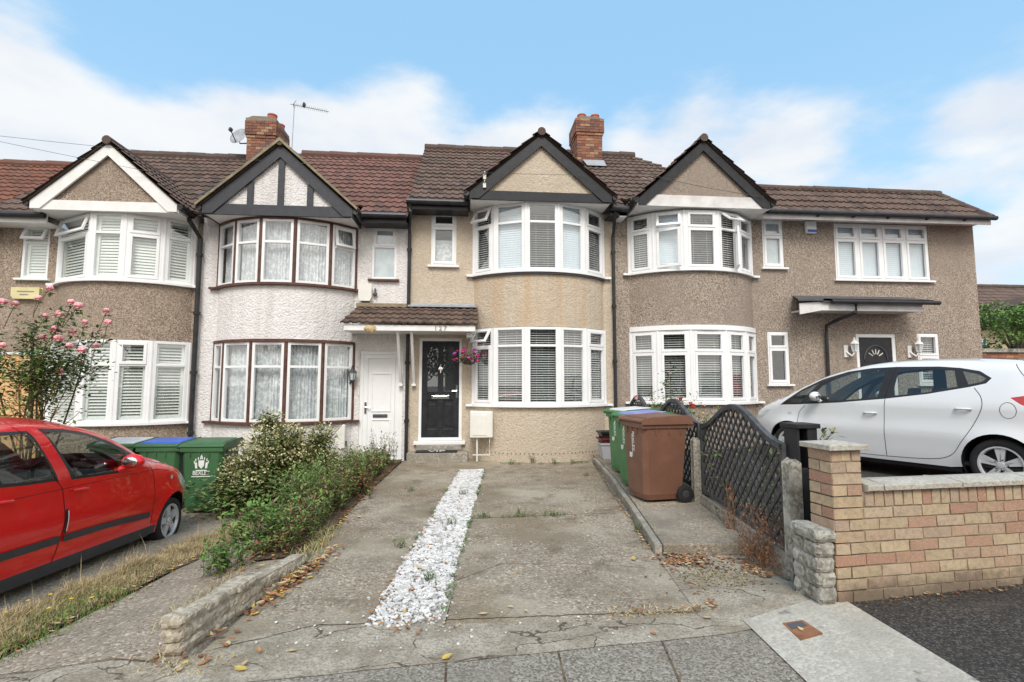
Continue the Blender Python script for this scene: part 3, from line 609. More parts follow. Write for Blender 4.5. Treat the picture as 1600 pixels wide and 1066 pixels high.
# ------------------------------------------------------------------ brown house, left
H1 = thing('terraced_house', 'brown pebbledash house with white bargeboards, left of the white rendered house', 'house', (-7.1, YF, -.3))
B1 = Bay(-7.86, -5.38, .60)
sw = (-8.55, -8.06, 3.52, 4.56); dr = (-8.98, -7.93, -.4, 2.12)
shell(H1, -9.0, -5.245, -.5, 4.68, 'pebbledash', [sw, dr, (B1.c - B1.h, B1.c + B1.h, .3, 4.67)])
bay_walls(H1, B1, [(-.5, .76), (2.30, 3.40)], 'pebbledash')
px1 = [135, 188, 250]
bay_window(H1, B1, px1, 3.42, 4.66, [SH, SH, SH, SH2], .70, cas={0: (('top', radians(16)), 1), 2: (1, 1)})
bay_window(H1, B1, [133, 184, 240], .80, 2.30, [SH, SH2, SH2, SH2], .70, cas={2: (1, 0)})
flat_window(H1, *sw[:2], sw[2], sw[3], blind=SH, tr=.68, cas=(0, 0), top=(('top', radians(24)), 0))
gable(H1, -6.61, 1.26, 4.66, 5.92, 'pebbledash', 'white_paint', 'white_paint', 'tiles_brown', seed=10, bw=.16)
r = main_roof(H1, -9.02, -5.25, 4.60, 7.38, 'tiles_brown', seed=5, gx=(-6.61, 1.26)); r.build('roof', 'tiles_brown', H1)
gutter(H1, -9.0, -7.83, 4.62, fascia='white_paint')
mb = MB(); mb.box(-8.95, -8.0, YF + .06, YF + .1, -.3, 2.08); d = mb.build('front_door', 'door_peach', H1)
mb = MB(); [rect_frame(mb, -8.86 + i * .42, -8.48 + i * .42, z0, z1, .03, 0, .02, lambda u, n, v: (u, YF + .06 - n, v)) for i in (0, 1) for z0, z1 in ((.3, .95), (1.1, 1.95))]; mb.build('door_panel', 'door_peach', d)
mb = MB(); rect_frame(mb, -8.98, -7.93, -.35, 2.12, .06, -.05, .0, lambda u, n, v: (u, YF + .02 - n, v)); mb.build('door_frame', 'upvc', H1)
drainpipe(H1, [(-5.28, 10.0, 4.6), (-5.24, 10.36, 4.35), (-5.24, 10.36, -.4)], .045)
# ------------------------------------------------------------------ white house
H2 = thing('terraced_house', 'white rough-rendered house with black half-timbered gable and brown window posts', 'house', (-3.2, YF, -.2))
B2 = Bay(-4.90, -2.27, .62)
sw2 = (-1.95, -1.45, 3.62, 4.72); dr2 = (-2.13, -1.29, -.1, 2.16)
shell(H2, -5.24, -1.203, -.5, 4.80, 'render_white', [sw2, (dr2[0], dr2[1], 0, dr2[3]), (B2.c - B2.h, B2.c + B2.h, .3, 4.66)])
bay_walls(H2, B2, [(-.5, .76), (2.34, 3.36)], 'render_white')
bay_window(H2, B2, [364, 403, 457, 513], 3.40, 4.62, NET, .64, cas={4: (('top', radians(9)), 0)}, sillmat='brown_wood', post='brown_wood', headband=.035)
bay_window(H2, B2, [353, 395, 449, 506], .80, 2.28, NET, .69, sillmat='brown_wood', post='brown_wood', headband=.05)
flat_window(H2, *sw2, blind=('frosted', 0), tr=.62, cas=(1, 0), sillmat='brown_wood', surround='brown_wood')
gable(H2, -3.55, 1.36, 4.66, 6.02, 'render_white', 'timber_dark', 'timber_dark', 'tiles_brown', seed=20, studs=(-.53, .02, .56), vergemat='verge_timber', bw=.17, tiew=.19, cheek='timber_dark')
r = main_roof(H2, -5.23, -4.4, 4.74, 7.46, 'tiles_brown', seed=6, gx=(-3.55, 1.36)); r.build('roof', 'tiles_brown', H2)
r = main_roof(H2, -4.4, -1.20, 4.76, 7.56, 'tiles_red', seed=7, gx=(-3.55, 1.36)); rf2 = r.build('roof', 'tiles_red', H2); rf2['label'] = 'reddish tiled half of the roof, right of the gable'
gutter(H2, -2.1, -1.22, 4.80)
chimney(H2, -5.68, -4.98, 13.2, 14.1, 6.9, 8.32, [(-5.48, 13.4, .08, .10), (-5.14, 13.4, .11, .19), (-5.12, 13.9, .11, .18)], seed=1)
F = MB(); T2 = lambda u, n, v: (u, YF + .05 - n, v)
rect_frame(F, -2.13, -1.29, -.02, 2.16, .07, -.02, .03, T2); F.build('door_frame', 'upvc', H2, bevel=.004)
D2 = MB(); D2.box(-2.06, -1.36, YF + .035, YF + .08, .03, 2.09); d2 = D2.build('front_door', 'upvc', H2)
D2 = MB(); rect_frame(D2, -1.98, -1.44, .10, 2.02, .012, 0, .02, lambda u, n, v: (u, YF + .035 - n, v))
for z0, z1 in ((.95, 1.72), (.22, .80)): rect_frame(D2, -1.90, -1.52, z0, z1, .022, 0, .014, lambda u, n, v: (u, YF + .035 - n, v))
D2.build('door_panel', 'upvc', d2, bevel=.003)
D2 = MB(); D2.box(-1.86, -1.58, YF + .015, YF + .034, .84, .90); D2.box(-1.84, -1.60, YF + .008, YF + .014, .855, .885); D2.build('letter_box', 'dark_grey', d2)
D2 = MB(); D2.box(-2.03, -1.99, YF + .015, YF + .034, .92, 1.14); D2.tube([(-2.01, YF - .02, 1.04), (-1.91, YF - .02, 1.04)], .01, 8); D2.tube([(-2.01, YF + .02, 1.04), (-2.01, YF - .02, 1.04)], .01, 8); D2.build('handle', 'chrome', d2)
# ------------------------------------------------------------------ cream house, centre
H3 = thing('terraced_house', 'cream rendered house with black front door and black bargeboards, in the middle', 'house', (.9, YF, 0))
B3 = Bay(.13, 2.84, .62)
sw3 = (-.76, -.24, 3.93, 5.06); dr3 = (-.97, -.10, .30, 2.43)
shell(H3, -1.2, 3.08, -.2, 5.12, 'render_cream', [sw3, dr3, (B3.c - B3.h, B3.c + B3.h, .3, 5.09)])
bay_walls(H3, B3, [(-.1, 1.05)], 'render_cream'); bay_walls(H3, B3, [(2.62, 3.69)], 'render_stained')
bay_window(H3, B3, [773, 822, 874, 913], 3.74, 5.10, [BO, BC, BD, BC, BO], .715, cas={0: (('top', radians(28)), 1), 4: (1, 1)})
bay_window(H3, B3, [773, 822, 874, 914], 1.10, 2.61, [BD, BD, BD, BD, BO], .76, cas={0: (('top', radians(36)), 1), 4: (1, 1)})
mb = MB(); bay_band(mb, B3, 3.655, 3.686, .05, th=.05); mb.build('under_sill_band', 'dark_grey', H3)  # thin dark grey band along the bow just below the upper sill
flat_window(H3, *sw3, tr=.72, cas=(1, 1))
mb = MB(); mb.box(-.74, -.26, YF + .16, YF + .17, 3.95, 4.5); mb.build('net_curtain', 'net_curtain', H3)
gable(H3, 1.435, 1.41, 5.10, 6.44, 'render_cream', 'black_paint', 'black_paint', 'tiles_brown', seed=30, bw=.17, cheek='pipe_black')
r = main_roof(H3, -1.19, 3.08, 5.08, 7.87, 'tiles_brown', seed=8, gx=(1.435, 1.41)); r.build('roof', 'tiles_brown', H3)
gutter(H3, -1.22, .0, 5.10); gutter(H3, 2.9, 3.28, 5.08)
chimney(H3, 2.86, 3.55, 12.9, 13.7, 6.9, 8.56, [(3.04, 13.1, .11, .17), (3.40, 13.1, .11, .17)], seed=2)
mb = MB(); mb.quad((3.05, 12.55, 7.12), (3.55, 12.55, 7.12), (3.58, 12.88, 7.42), (3.0, 12.88, 7.42)); mb.build('lead_flashing', 'lead', H3)
drainpipe(H3, [(-1.16, 10.0, 5.05), (-1.14, 10.02, 4.92), (-1.19, 10.3, 4.66), (-1.19, 10.38, 4.55), (-1.19, 10.38, .0)])
drainpipe(H3, [(3.0, 10.0, 5.02), (3.05, 10.3, 4.74), (3.05, 10.38, 4.6), (3.05, 10.38, .1)])
F = MB(); rect_frame(F, -.97, -.10, .37, 2.43, .06, -.02, .03, T2); F.build('door_frame', 'upvc', H3, bevel=.004)
F = MB(); F.box(-1.05, -.03, YF - .08, YF + .06, .30, .365); F.build('threshold', 'upvc', H3, bevel=.006)
D3 = MB(); yd = YF + .04
D3.box(-.91, -.16, yd + .02, yd + .05, .37, 2.37); X4 = (-.91, -.80, -.59, -.48, -.27, -.16)
for a, b in ((0, 1), (2, 3), (4, 5)): D3.box(X4[a], X4[b], yd, yd + .02, .37, 2.37)
for a, b in ((1, 2), (3, 4)): D3.box(X4[a], X4[b], yd, yd + .02, 2.25, 2.37); D3.box(X4[a], X4[b], yd, yd + .02, 1.18, 1.36); D3.box(X4[a], X4[b], yd, yd + .02, .37, .60); D3.box(X4[a] + .04, X4[b] - .04, yd + .008, yd + .02, .66, 1.10)
d3 = D3.build('front_door', 'black_paint', H3, bevel=.006)
D3 = MB(); [D3.quad((X4[a], yd + .012, 1.36), (X4[b], yd + .012, 1.36), (X4[b], yd + .012, 2.25), (X4[a], yd + .012, 2.25)) for a, b in ((1, 2), (3, 4))]; D3.build('door_pane', 'glass', d3)
D3 = MB(); D3.box(-.71, -.36, yd - .012, yd, 1.20, 1.27); D3.box(-.67, -.40, yd - .018, yd - .012, 1.215, 1.255); D3.build('letter_box', 'chrome', d3, bevel=.004)
D3 = MB(); D3.lathe([(.012, -.03), (.045, -.02), (.05, 0)], (-.535, yd, 1.80), 'Y', 12); D3.tube([(-.535, yd - .02, 1.86), (-.535, yd - .02, 1.72)], .012, 8); D3.ball((-.535, yd - .02, 1.88), .02); D3.build('door_knocker', 'chrome', d3)
D3 = MB(); D3.box(-.225, -.19, yd - .012, yd, 1.22, 1.48); D3.tube([(-.205, yd - .04, 1.36), (-.30, yd - .04, 1.36)], .012, 8); D3.tube([(-.205, yd, 1.36), (-.205, yd - .04, 1.36)], .012, 8); D3.build('handle', 'chrome', d3)
mb = MB(); mb.box(-1.14, .02, YF - .42, YF - .003, -.05, .18); mb.box(-1.0, -.1, YF - .1, YF - .003, .182, .296); mb.build('doorstep', 'concrete_edge', H3, bevel=.012)
for k in range(14):
    a = -B3.a * .75 + B3.a * 1.5 * k / 13; p = B3.p(a, .004)
mb = MB()
for k in range(30): a = -B3.a * .8 + B3.a * 1.6 * k / 29; p = B3.p(a, .002); mb.ball((p[0], p[1], .17), .011, 6, 4)
mb.build('damp_course_plugs', 'dark_grey', H3)
# ------------------------------------------------------------------ brown end house with extension
H4 = thing('end_terrace_house', 'brown pebbledash end house with bay, arched-light black door and white gable tie board', 'house', (7.2, YF, .2))
B4 = Bay(3.42, 6.12, .62)
sw4 = (6.41, 6.89, 4.03, 5.10); sl4 = (6.43, 6.91, 1.50, 2.63); xw = (8.08, 10.33, 3.80, 5.06); dr4 = (8.46, 9.40, .3, 2.60); sx4 = (9.90, 10.42, 1.5, 2.62)
shell(H4, 3.09, 11.45, -.1, 5.14, 'pebbledash_grey', [sw4, sl4, xw, dr4, sx4, (B4.c - B4.h, B4.c + B4.h, .3, 5.06)])
bay_walls(H4, B4, [(-.1, 1.09), (2.68, 3.78)], 'pebbledash_grey')
bay_window(H4, B4, [1024, 1073, 1126, 1156], 3.83, 5.04, [BO, BC, BD, BO, BO], .70, cas={0: (1, 1), 1: (('top', radians(22)), ('left', radians(14))), 2: (1, 1), 3: (('top', radians(50)), ('right', radians(48))), 4: (1, 1)})
bay_window(H4, B4, [1027, 1078, 1132, 1162], 1.14, 2.58, [BD, BD, BD, BD, BO], .69, cas={i: (1, 1) for i in range(5)}, headband=.10)
flat_window(H4, *sw4, blind=('frosted', 0), tr=.66, cas=(1, 1)); flat_window(H4, *sl4, tr=.68, cas=(1, 1)); flat_window(H4, *xw, cols=4, blind=BC, tr=.72, cas=(1, 1)); flat_window(H4, *sx4, blind=BD, tr=.55, cas=(1, 1))
gable(H4, 4.77, 1.38, 5.08, 6.46, 'pebbledash_grey', 'black_paint', 'white_dirty', 'tiles_brown', seed=40, bw=.15, tiew=.22)
r = main_roof(H4, 3.09, 7.3, 5.09, 7.87, 'tiles_brown', seed=9, xr1=4.6, gx=(4.77, 1.38)); r.build('roof', 'tiles_brown', H4)
r = MB(); tile_slope(r, (7.3, 10.1, 5.1), (0, 1, 0), (-2.7, 3.5, 2.8), 7, 5.2, seed=50, u0=lambda v: 0, u1=lambda v: 6 - v * .5); ridge_tiles(r, (7.3, 10.1, 5.15), (4.6, 13.6, 7.9), .11)
xR = MB(); LL = sqrt(.97 ** 2 + .93 ** 2)
tile_slope(xR, (6.0, 10.03, 5.13), (1, 0, 0), (0, .97, .90), 5.50, 1.32, u1=lambda v: 5.50 - .36 * v / 1.32, seed=51)
tile_slope(xR, (11.52, 10.03, 5.13), (0, 1, 0), (-.36, 0, .90), 6, .97, u0=lambda v: v, seed=52)
ridge_tiles(xR, (6.0, 11.0, 6.04), (11.1, 11.0, 6.04), .08, 4); ridge_tiles(xR, (11.5, 10.05, 5.15), (11.12, 11.0, 6.04), .07, 5)
xR.add([(6.0, 11.05, 6.0), (11.1, 11.05, 6.0), (11.1, 16.8, 6.0), (6.0, 16.8, 6.0)], [(0, 1, 2, 3)]); xR.build('extension_roof', 'tiles_brown', H4)
mb = MB(); mb.tube([(6.25, 9.98, 5.12), (11.52, 9.98, 5.12)], .05, 10); [mb.box(x, x + .03, 9.98, 10.08, 5.05, 5.12) for x in (7.4, 8.2, 9.0, 9.9, 10.8)]; mb.build('gutter', 'pipe_black', H4)
mb = MB(); mb.box(6.2, 11.46, 10.05, 10.075, 4.99, 5.11); mb.box(6.2, 11.46, 10.075, YF - .003, 5.085, 5.11); mb.build('fascia', 'white_dirty', H4)
gutter(H4, 3.1, 3.25, 5.06, fascia='white_paint')
mb = MB(); mb.tube([(7.11, YF + .0, 0), (7.11, YF + .0, 4.99)], .012, 6); mb.build('render_joint', 'concrete_edge', H4)
# lean-to canopy of the extension door
mb = MB(); mb.prism([(6.82, 3.16), (7.3, 3.20), (9.55, 3.20), (9.55, 3.02), (7.3, 3.02), (6.82, 2.93)], 9.90, 9.925); mb.box(7.0, 9.55, 9.925, YF - .003, 3.03, 3.06); cn = mb.build('canopy_fascia', 'white_dirty', H4)
mb = MB(); mb.add([(6.75, 9.84, 3.23), (7.3, 9.84, 3.255), (9.75, 9.84, 3.255), (9.62, YF, 3.42), (7.05, YF, 3.42), (6.75, 9.84, 3.20), (7.3, 9.84, 3.21), (9.75, 9.84, 3.21)], [(0, 1, 4), (1, 2, 3, 4), (0, 5, 6, 1), (1, 6, 7, 2)]); mb.box(7.3, 9.75, 9.84, 9.88, 3.19, 3.26); mb.build('canopy_roof', 'dark_grey', cn)
mb = MB(); mb.tube([(7.45, 9.80, 3.19), (9.85, 9.80, 3.19)], .045, 8); mb.build('gutter', 'pipe_black', cn)
mb = MB(); mb.tube([(8.0, 9.82, 3.17), (8.0, 9.84, 2.98), (7.80, 10.2, 2.84), (7.73, 10.37, 2.76), (7.73, 10.38, 2.6), (7.73, 10.38, .2)], .036, 10); mb.build('drainpipe', 'pipe_black', H4)
F = MB(); rect_frame(F, 8.46, 9.40, .25, 2.60, .08, -.02, .03, T2); F.build('door_frame', 'upvc', H4, bevel=.004)
D4 = MB(); D4.box(8.54, 9.32, yd, yd + .04, .25, 2.52); D4.box(8.66, 9.20, yd - .012, yd, 1.98, 2.02)
d4 = D4.build('front_door', 'black_paint', H4)
D4 = MB(); N_ = 14
for k in range(N_): a, b = pi * k / N_, pi * (k + 1) / N_; D4.box(0, 0, 0, 0, 0, 0) if 0 else D4.tube([(8.93 + .27 * cos(a), yd - .008, 2.04 + .30 * sin(a)), (8.93 + .27 * cos(b), yd - .008, 2.04 + .30 * sin(b))], .014, 6)
D4.build('arch_moulding', 'dark_grey', d4)
D4 = MB()
for a in (35, 65, 90, 115, 145): a = radians(a); D4.tube([(8.93 + .09 * cos(a), yd - .008, 2.06 + .09 * sin(a)), (8.93 + .2 * cos(a), yd - .008, 2.06 + .2 * sin(a))], .011, 6)
D4.build('fan_light', 'meter_box', d4)
D4 = MB(); D4.ball((8.95, yd - .02, 1.88), .035, sq=(1, .6, 1)); D4.tube([(8.95, yd - .02, 1.86), (8.95, yd - .02, 1.76)], .014, 8); D4.build('door_knocker', 'chrome', d4)

# ------------------------------------------------------------------ porch canopy shared by the two front doors
PC = thing('porch_canopy', 'brown tiled porch canopy over the white and the black front doors, numbered 127', 'porch canopy', (-1.1, YF, 2.5))
mb = MB(); tile_slope(mb, (-2.36, 9.70, 2.63), (1, 0, 0), (0, .72, .44), 2.56, .80, wave=.15, gauge=.2, seed=60, u0=lambda v: v * .25); mb.build('roof', 'tiles_brown', PC)
mb = MB(); mb.box(-1.19, .17, YF - .20, YF - .004, 3.04, 3.075); mb.add([(-1.15, YF - .2, 3.05), (.15, YF - .2, 3.05), (.15, YF - .01, 3.14), (-1.15, YF - .01, 3.14)], [(0, 1, 2, 3)]); mb.build('lead_flashing', 'lead', PC)
mb = MB(); mb.box(-2.2, -1.21, YF - .18, YF - .004, 3.03, 3.10); mb.build('mortar_fillet', 'mortar', PC)
mb = MB(); mb.box(-2.30, .15, 9.74, 9.765, 2.50, 2.61); mb.box(-2.30, .15, 9.766, YF - .004, 2.50, 2.525); mb.box(-2.30, -2.275, 9.766, YF - .004, 2.526, 2.61); mb.box(.125, .15, 9.766, YF - .004, 2.526, 2.61); mb.build('fascia', 'white_paint', PC, bevel=.003)
for x in (-1.32, -1.06): mb = MB(); mb.prism([(9.80, 2.5), (9.88, 2.5), (10.43, 1.62), (10.43, 1.50), (10.40, 1.50)], x - .025, x + .025, 'X'); mb.box(x - .04, x + .04, 10.36, 10.447, 1.46, 1.50); mb.build('bracket', 'white_paint', PC)
mb = MB(); mb.box(-.02, .10, 9.95, YF - .004, 2.40, 2.498); mb.build('bracket', 'white_paint', PC, bevel=.02)
for ch, x in (('1', -.60), ('2', -.51), ('7', -.42)): text('house_number', ch, .115, (x, 9.735, 2.515), (1, 0, 0), (0, 0, 1), 'digit_grey', PC, .004)
mb = MB(); mb.ball((-1.83, 9.74, 2.53), .09, 9, 6, (1.3, .5, .8), .2); tag(mb.build('wasp_nest', 'brick_red' if 0 else 'litter_pale'), 'tan bird nest lump stuck under the porch canopy fascia', 'nest')
# ------------------------------------------------------------------ small things on the walls
def rbox(name, x0, x1, y0, y1, z0, z1, mat, label=None, cat=None, parent=None, bev=.012, group=None):
    mb = MB(); mb.box(x0, x1, y0, y1, z0, z1); o = mb.build(name, mat, parent, bevel=bev)
    if label: tag(o, label, cat, group)
    return o
ab = thing('alarm_box', 'pale yellow burglar alarm box behind the pink roses', 'alarm box', (-8.35, YF, 3.1)); mb = MB(); mb.prism([(-8.6, 3.17), (-8.56, 3.12), (-8.17, 3.12), (-8.12, 3.17), (-8.12, 3.32), (-8.6, 3.32)], YF - .09, YF - .003); b_ = mb.build('case', 'yellow_box', ab, bevel=.01); mb = MB(); mb.box(-8.5, -8.2, YF - .095, YF - .0905, 3.24, 3.26); mb.box(-8.45, -8.3, YF - .095, YF - .0905, 3.18, 3.2); mb.build('print', 'digit_grey', b_)
ab = thing('alarm_box', 'off-white alarm box beside the white house upper bay window', 'alarm box', (-2.04, YF, 3.1)); mb = MB(); mb.prism([(-2.17, 3.5), (-2.17, 3.24), (-2.14, 3.17), (-1.96, 3.17), (-1.93, 3.24), (-1.93, 3.5)], YF - .1, YF - .003); b_ = mb.build('case', 'meter_box', ab, bevel=.01); mb = MB(); mb.box(-2.13, -1.97, YF - .09, YF - .02, 3.145, 3.168); mb.build('base', 'brown_wood', b_)
mb = MB(); mb.ball((-1.86, YF - .05, 3.3), .045, 10, 6, (1, .7, 1)); mb.box(-1.875, -1.845, YF - .05, YF - .003, 3.30, 3.42); tag(mb.build('security_sensor', 'dark_grey'), 'small round sensor between the alarm box and the porch canopy', 'sensor')
ab = thing('alarm_box', 'white alarm box with a blue band under the extension eaves', 'alarm box', (7.5, YF, 4.85)); mb = MB(); mb.box(7.39, 7.62, YF - .09, YF - .003, 4.80, 5.06); b_ = mb.build('case', 'upvc', ab, bevel=.015); mb = MB(); mb.box(7.40, 7.61, YF - .094, YF - .09, 4.815, 4.875); mb.build('band', 'blue_label', b_)
def meter(x0, x1, z0, z1, label, yb=YF - .22):
    r_ = thing('meter_box', label, 'meter box', ((x0 + x1) / 2, YF, z0)); mb = MB(); mb.box(x0, x1, yb, YF - .003, z0, z1); b_ = mb.build('case', 'meter_box', r_, bevel=.02)
    mb = MB(); mb.box(x0 + .04, x1 - .12, yb - .008, yb - .001, z0 + .05, z1 - .06); mb.build('hatch', 'meter_box', r_, bevel=.004); return r_
r_ = meter(.06, .50, .47, .97, 'cream meter box beneath the bay beside the black front door', 9.93)
mb = MB(); mb.tube([(.2, 10.0, .47), (.2, 10.0, .02)], .016); mb.tube([(.44, 9.98, .47), (.44, 9.98, .14), (.12, 10.02, .14)], .012); mb.build('pipe', 'meter_box', r_)
r_ = meter(-2.72, -2.34, .26, .72, 'cream meter box on the white house half hidden by the shrub')
mb = MB(); mb.box(-2.34, -2.31, YF - .2, YF - .14, .30, .40); mb.tube([(-2.5, YF - .1, .26), (-2.5, YF - .1, -.1)], .016); mb.build('pipe', 'dark_grey', r_)
def lantern(x, z, s, mat, label, group=None):
    r_ = thing('wall_lantern', label, 'wall lantern', (x, YF, z), group=group); y = YF - .14
    mb = MB(); mb.box(x - .10 * s, x - .02 * s, YF - .03, YF - .003, z - .12 * s, z + .10 * s); mb.tube([(x - .06 * s, YF - .03, z - .02 * s), (x - .02, y + .02, z - .1 * s), (x + .03 * s, y, z - .03 * s)], .018 * s); mb.build('bracket', mat, r_, bevel=.004)
    c = x + .03 * s
    mb = MB(); mb.lathe([(.0, .26), (.02, .25), (.03, .21), (.085, .155), (.09, .14), (.02, .14)], (c, y, z), n=6); mb.ball((c, y, z + .27), .018); mb.build('cap', mat, r_)
    mb = MB(); mb.lathe([(.045, -.02), (.075, .14)], (c, y, z), n=6); mb.build('lens', 'frosted', r_)
    mb = MB(); mb.lathe([(0, -.05), (.03, -.04), (.05, -.02), (.05, 0)], (c, y, z), n=6); [mb.tube([(c + .048 * cos(k * pi / 3), y + .048 * sin(k * pi / 3), z - .02), (c + .08 * cos(k * pi / 3), y + .08 * sin(k * pi / 3), z + .145)], .006, 5) for k in range(6)]; mb.build('cage', mat, r_)
lantern(8.27, 2.22, 1.2, 'white_paint', 'white coach lantern left of the arched-light black door'); lantern(9.76, 2.22, 1.2, 'white_paint', 'white coach lantern right of the arched-light black door'); lantern(-2.27, 1.58, .8, 'dark_metal', 'small black lantern on the white house beside its door')
# satellite dish, aerial
r_ = thing('satellite_dish', 'grey satellite dish on the left side of the left chimney stack', 'satellite dish', (-6.1, 13.4, 7.8))
mb = MB(); dc = Vector((-5.90, 13.3, 7.85)); ax = Vector((-.35, -1, .35)).normalized(); e1 = ax.cross(Vector((0, 0, 1))).normalized(); e2 = e1.cross(ax)
TD = lambda u, v, n: tuple(dc + e1 * u + e2 * v + ax * n)
mb.lathe([(0.005, 0), (.08, .006), (.16, .022), (.24, .05), (.235, .055), (.15, .03), (.005, .01)], (0, 0, 0), n=24, T=TD); mb.build('dish', 'lead', r_, smooth=True)
mb = MB(); mb.tube([TD(0, -.2, .05), TD(0, -.05, .3)], .012); mb.box(-.03, .03, -.08, .0, .26, .34, TD); mb.tube([TD(0, 0, 0), TD(.1, -.05, -.15), (-5.68, 13.35, 7.72)], .018); mb.build('arm', 'dark_metal', r_)
r_ = thing('tv_aerial', 'thin television aerial on a tall mast beside the left chimney', 'aerial', (-4.87, 14.2, 8.0))
mb = MB(); mb.tube([(-4.9, 14.2, 7.6), (-4.87, 14.2, 9.28)], .010, 6); mb.build('mast', 'lead', r_)
mb = MB(); a, b = Vector((-4.98, 14.2, 9.30)), Vector((-3.9, 14.1, 9.07)); mb.tube([a, b], .008, 5)
for k in range(16): p = a.lerp(b, .12 + .055 * k); mb.tube([p + Vector((0, -.08, .02)), p + Vector((0, .08, -.02))], .0035, 4)
for q in (-.25, .25): mb.tube([a + Vector((.08, 0, 0)), a + Vector((.08 + abs(q) * .2, q * .3, q * .6))], .008, 4)
mb.ball((-4.6, 14.18, 9.28), .05, sq=(1, 1, 1.6)); mb.build('elements', 'dark_metal', r_)
# overhead wires
def cable(a, b, sag, label, r=.006):
    a, b = Vector(a), Vector(b); mb = MB(); mb.tube([a.lerp(b, k / 24) - Vector((0, 0, sag * 4 * (k / 24) * (1 - k / 24))) for k in range(25)], r, 5); tag(mb.build('overhead_cable', 'dark_grey'), label, 'cable')
cable((-14, 8.6, 6.2), (2.3, 9.66, 5.62), .35, 'thin overhead cable crossing to the black bargeboard of the cream house', .0035)
cable((-14, 8.2, 6.7), (-5.6, 9.66, 5.35), .1, 'thin overhead cable ending on the white bargeboard, higher one', .0035)
cable((-5.0, 9.6, 4.9), (-5.0, 12.9, 7.6), .12, 'pale cable climbing the roof between the brown and the white gables', .012)
cable((3.3, 9.66, 5.75), (6.0, 9.66, 5.30), .05, 'thin cable across the white tie board of the end house gable', .005)
for z_, lb in ((5.47, 'upper small grey cable fitting on the black bargeboard of the cream house'), (5.30, 'lower small grey cable fitting on the black bargeboard of the cream house')):
    mb = MB(); mb.box(.28, .34, 9.66, 9.697, z_, z_ + .09); mb.tube([(.31, 9.68, z_ + .09), (.31, 9.62, z_ + .13)], .014); tag(mb.build('cable_bracket', 'meter_box', bevel=.004), lb, 'bracket')
# hanging basket
r_ = thing('hanging_basket', 'hanging basket of magenta petunias between the black door and the bay', 'hanging basket', (.03, 10.1, 1.9))
mb = MB(); mb.lathe([(.0, -.13), (.1, -.11), (.16, -.04), (.175, 0), (.16, .01)], (.03, 10.08, 2.0), n=14); mb.build('basket', 'wicker', r_)
mb = MB(); mb.tube([(.03, YF - .0, 2.42), (.03, 10.08, 2.46), (.03, 10.08, 2.38)], .008, 6); [mb.tube([(.03, 10.08, 2.38), (.03 + .17 * cos(k * 2.09), 10.08 + .17 * sin(k * 2.09), 2.0)], .003, 4) for k in range(3)]; mb.build('bracket', 'dark_metal', r_)
mb, m2, m3 = MB(), MB(), MB()
for k in range(230): a = random.uniform(0, 2 * pi); rr = .24 * sqrt(random.random()); mb.leaf((.03 + rr * cos(a), 10.08 + rr * sin(a), 2.0 + random.uniform(-.12 if rr > .15 else 0, .12)), (cos(a), sin(a), random.uniform(-.8, .6)), (0, 0, 1), .05, .03)
for k in range(34): a = random.uniform(0, 2 * pi); rr = random.uniform(.08, .29); c = (.03 + rr * cos(a) * 1.1, 10.05 + rr * sin(a) * .8, 2.06 + random.uniform(-.14, .15)); (m2 if k % 8 else m3).ball(c, .036, 7, 4, (1, 1, .6), .25)
mb.build('leaves', 'leaf', r_); m2.build('petunias', 'magenta', r_); m3.build('petunias', 'violet', r_)
# doormat
r_ = thing('doormat', 'black doormat lettered VIP on the doorstep of the cream house', 'doormat', (-.55, 10.25, .19))
mb = MB(); mb.box(-.98, -.18, 10.05, 10.33, .183, .203); mt = mb.build('mat', 'rubber', r_); text('lettering', 'VIP', .24, (-.58, 10.10, .204), (1, 0, 0), (0, 1, 0), 'print_white', mt, .001)

# ------------------------------------------------------------------ wheeled bins
def crest(mb, cx, z, s, T):
    mb.box(cx - .1 * s, cx + .1 * s, 0, .002, z, z + .018 * s, T)
    mb.prism([(cx - .055 * s, z + .2 * s), (cx + .055 * s, z + .2 * s), (cx + .05 * s, z + .1 * s), (cx, z + .04 * s), (cx - .05 * s, z + .1 * s)], 0, .002, 'Y', T=T)
    for k in range(7): a = pi * (k + .5) / 7; mb.box(cx + cos(a) * .13 * s - .008 * s, cx + cos(a) * .13 * s + .008 * s, 0, .002, z + .12 * s + sin(a) * .1 * s, z + .17 * s + sin(a) * .1 * s, T)
    for q in (-1, 1): mb.prism([(cx + q * .07 * s, z + .05 * s), (cx + q * .11 * s, z + .05 * s), (cx + q * .12 * s, z + .16 * s), (cx + q * .08 * s, z + .16 * s)], 0, .002, 'Y', T=T)
    mb.prism([(cx - .03 * s, z + .22 * s), (cx + .03 * s, z + .22 * s), (cx + .02 * s, z + .27 * s), (cx, z + .31 * s), (cx - .02 * s, z + .27 * s)], 0, .002, 'Y', T=T)
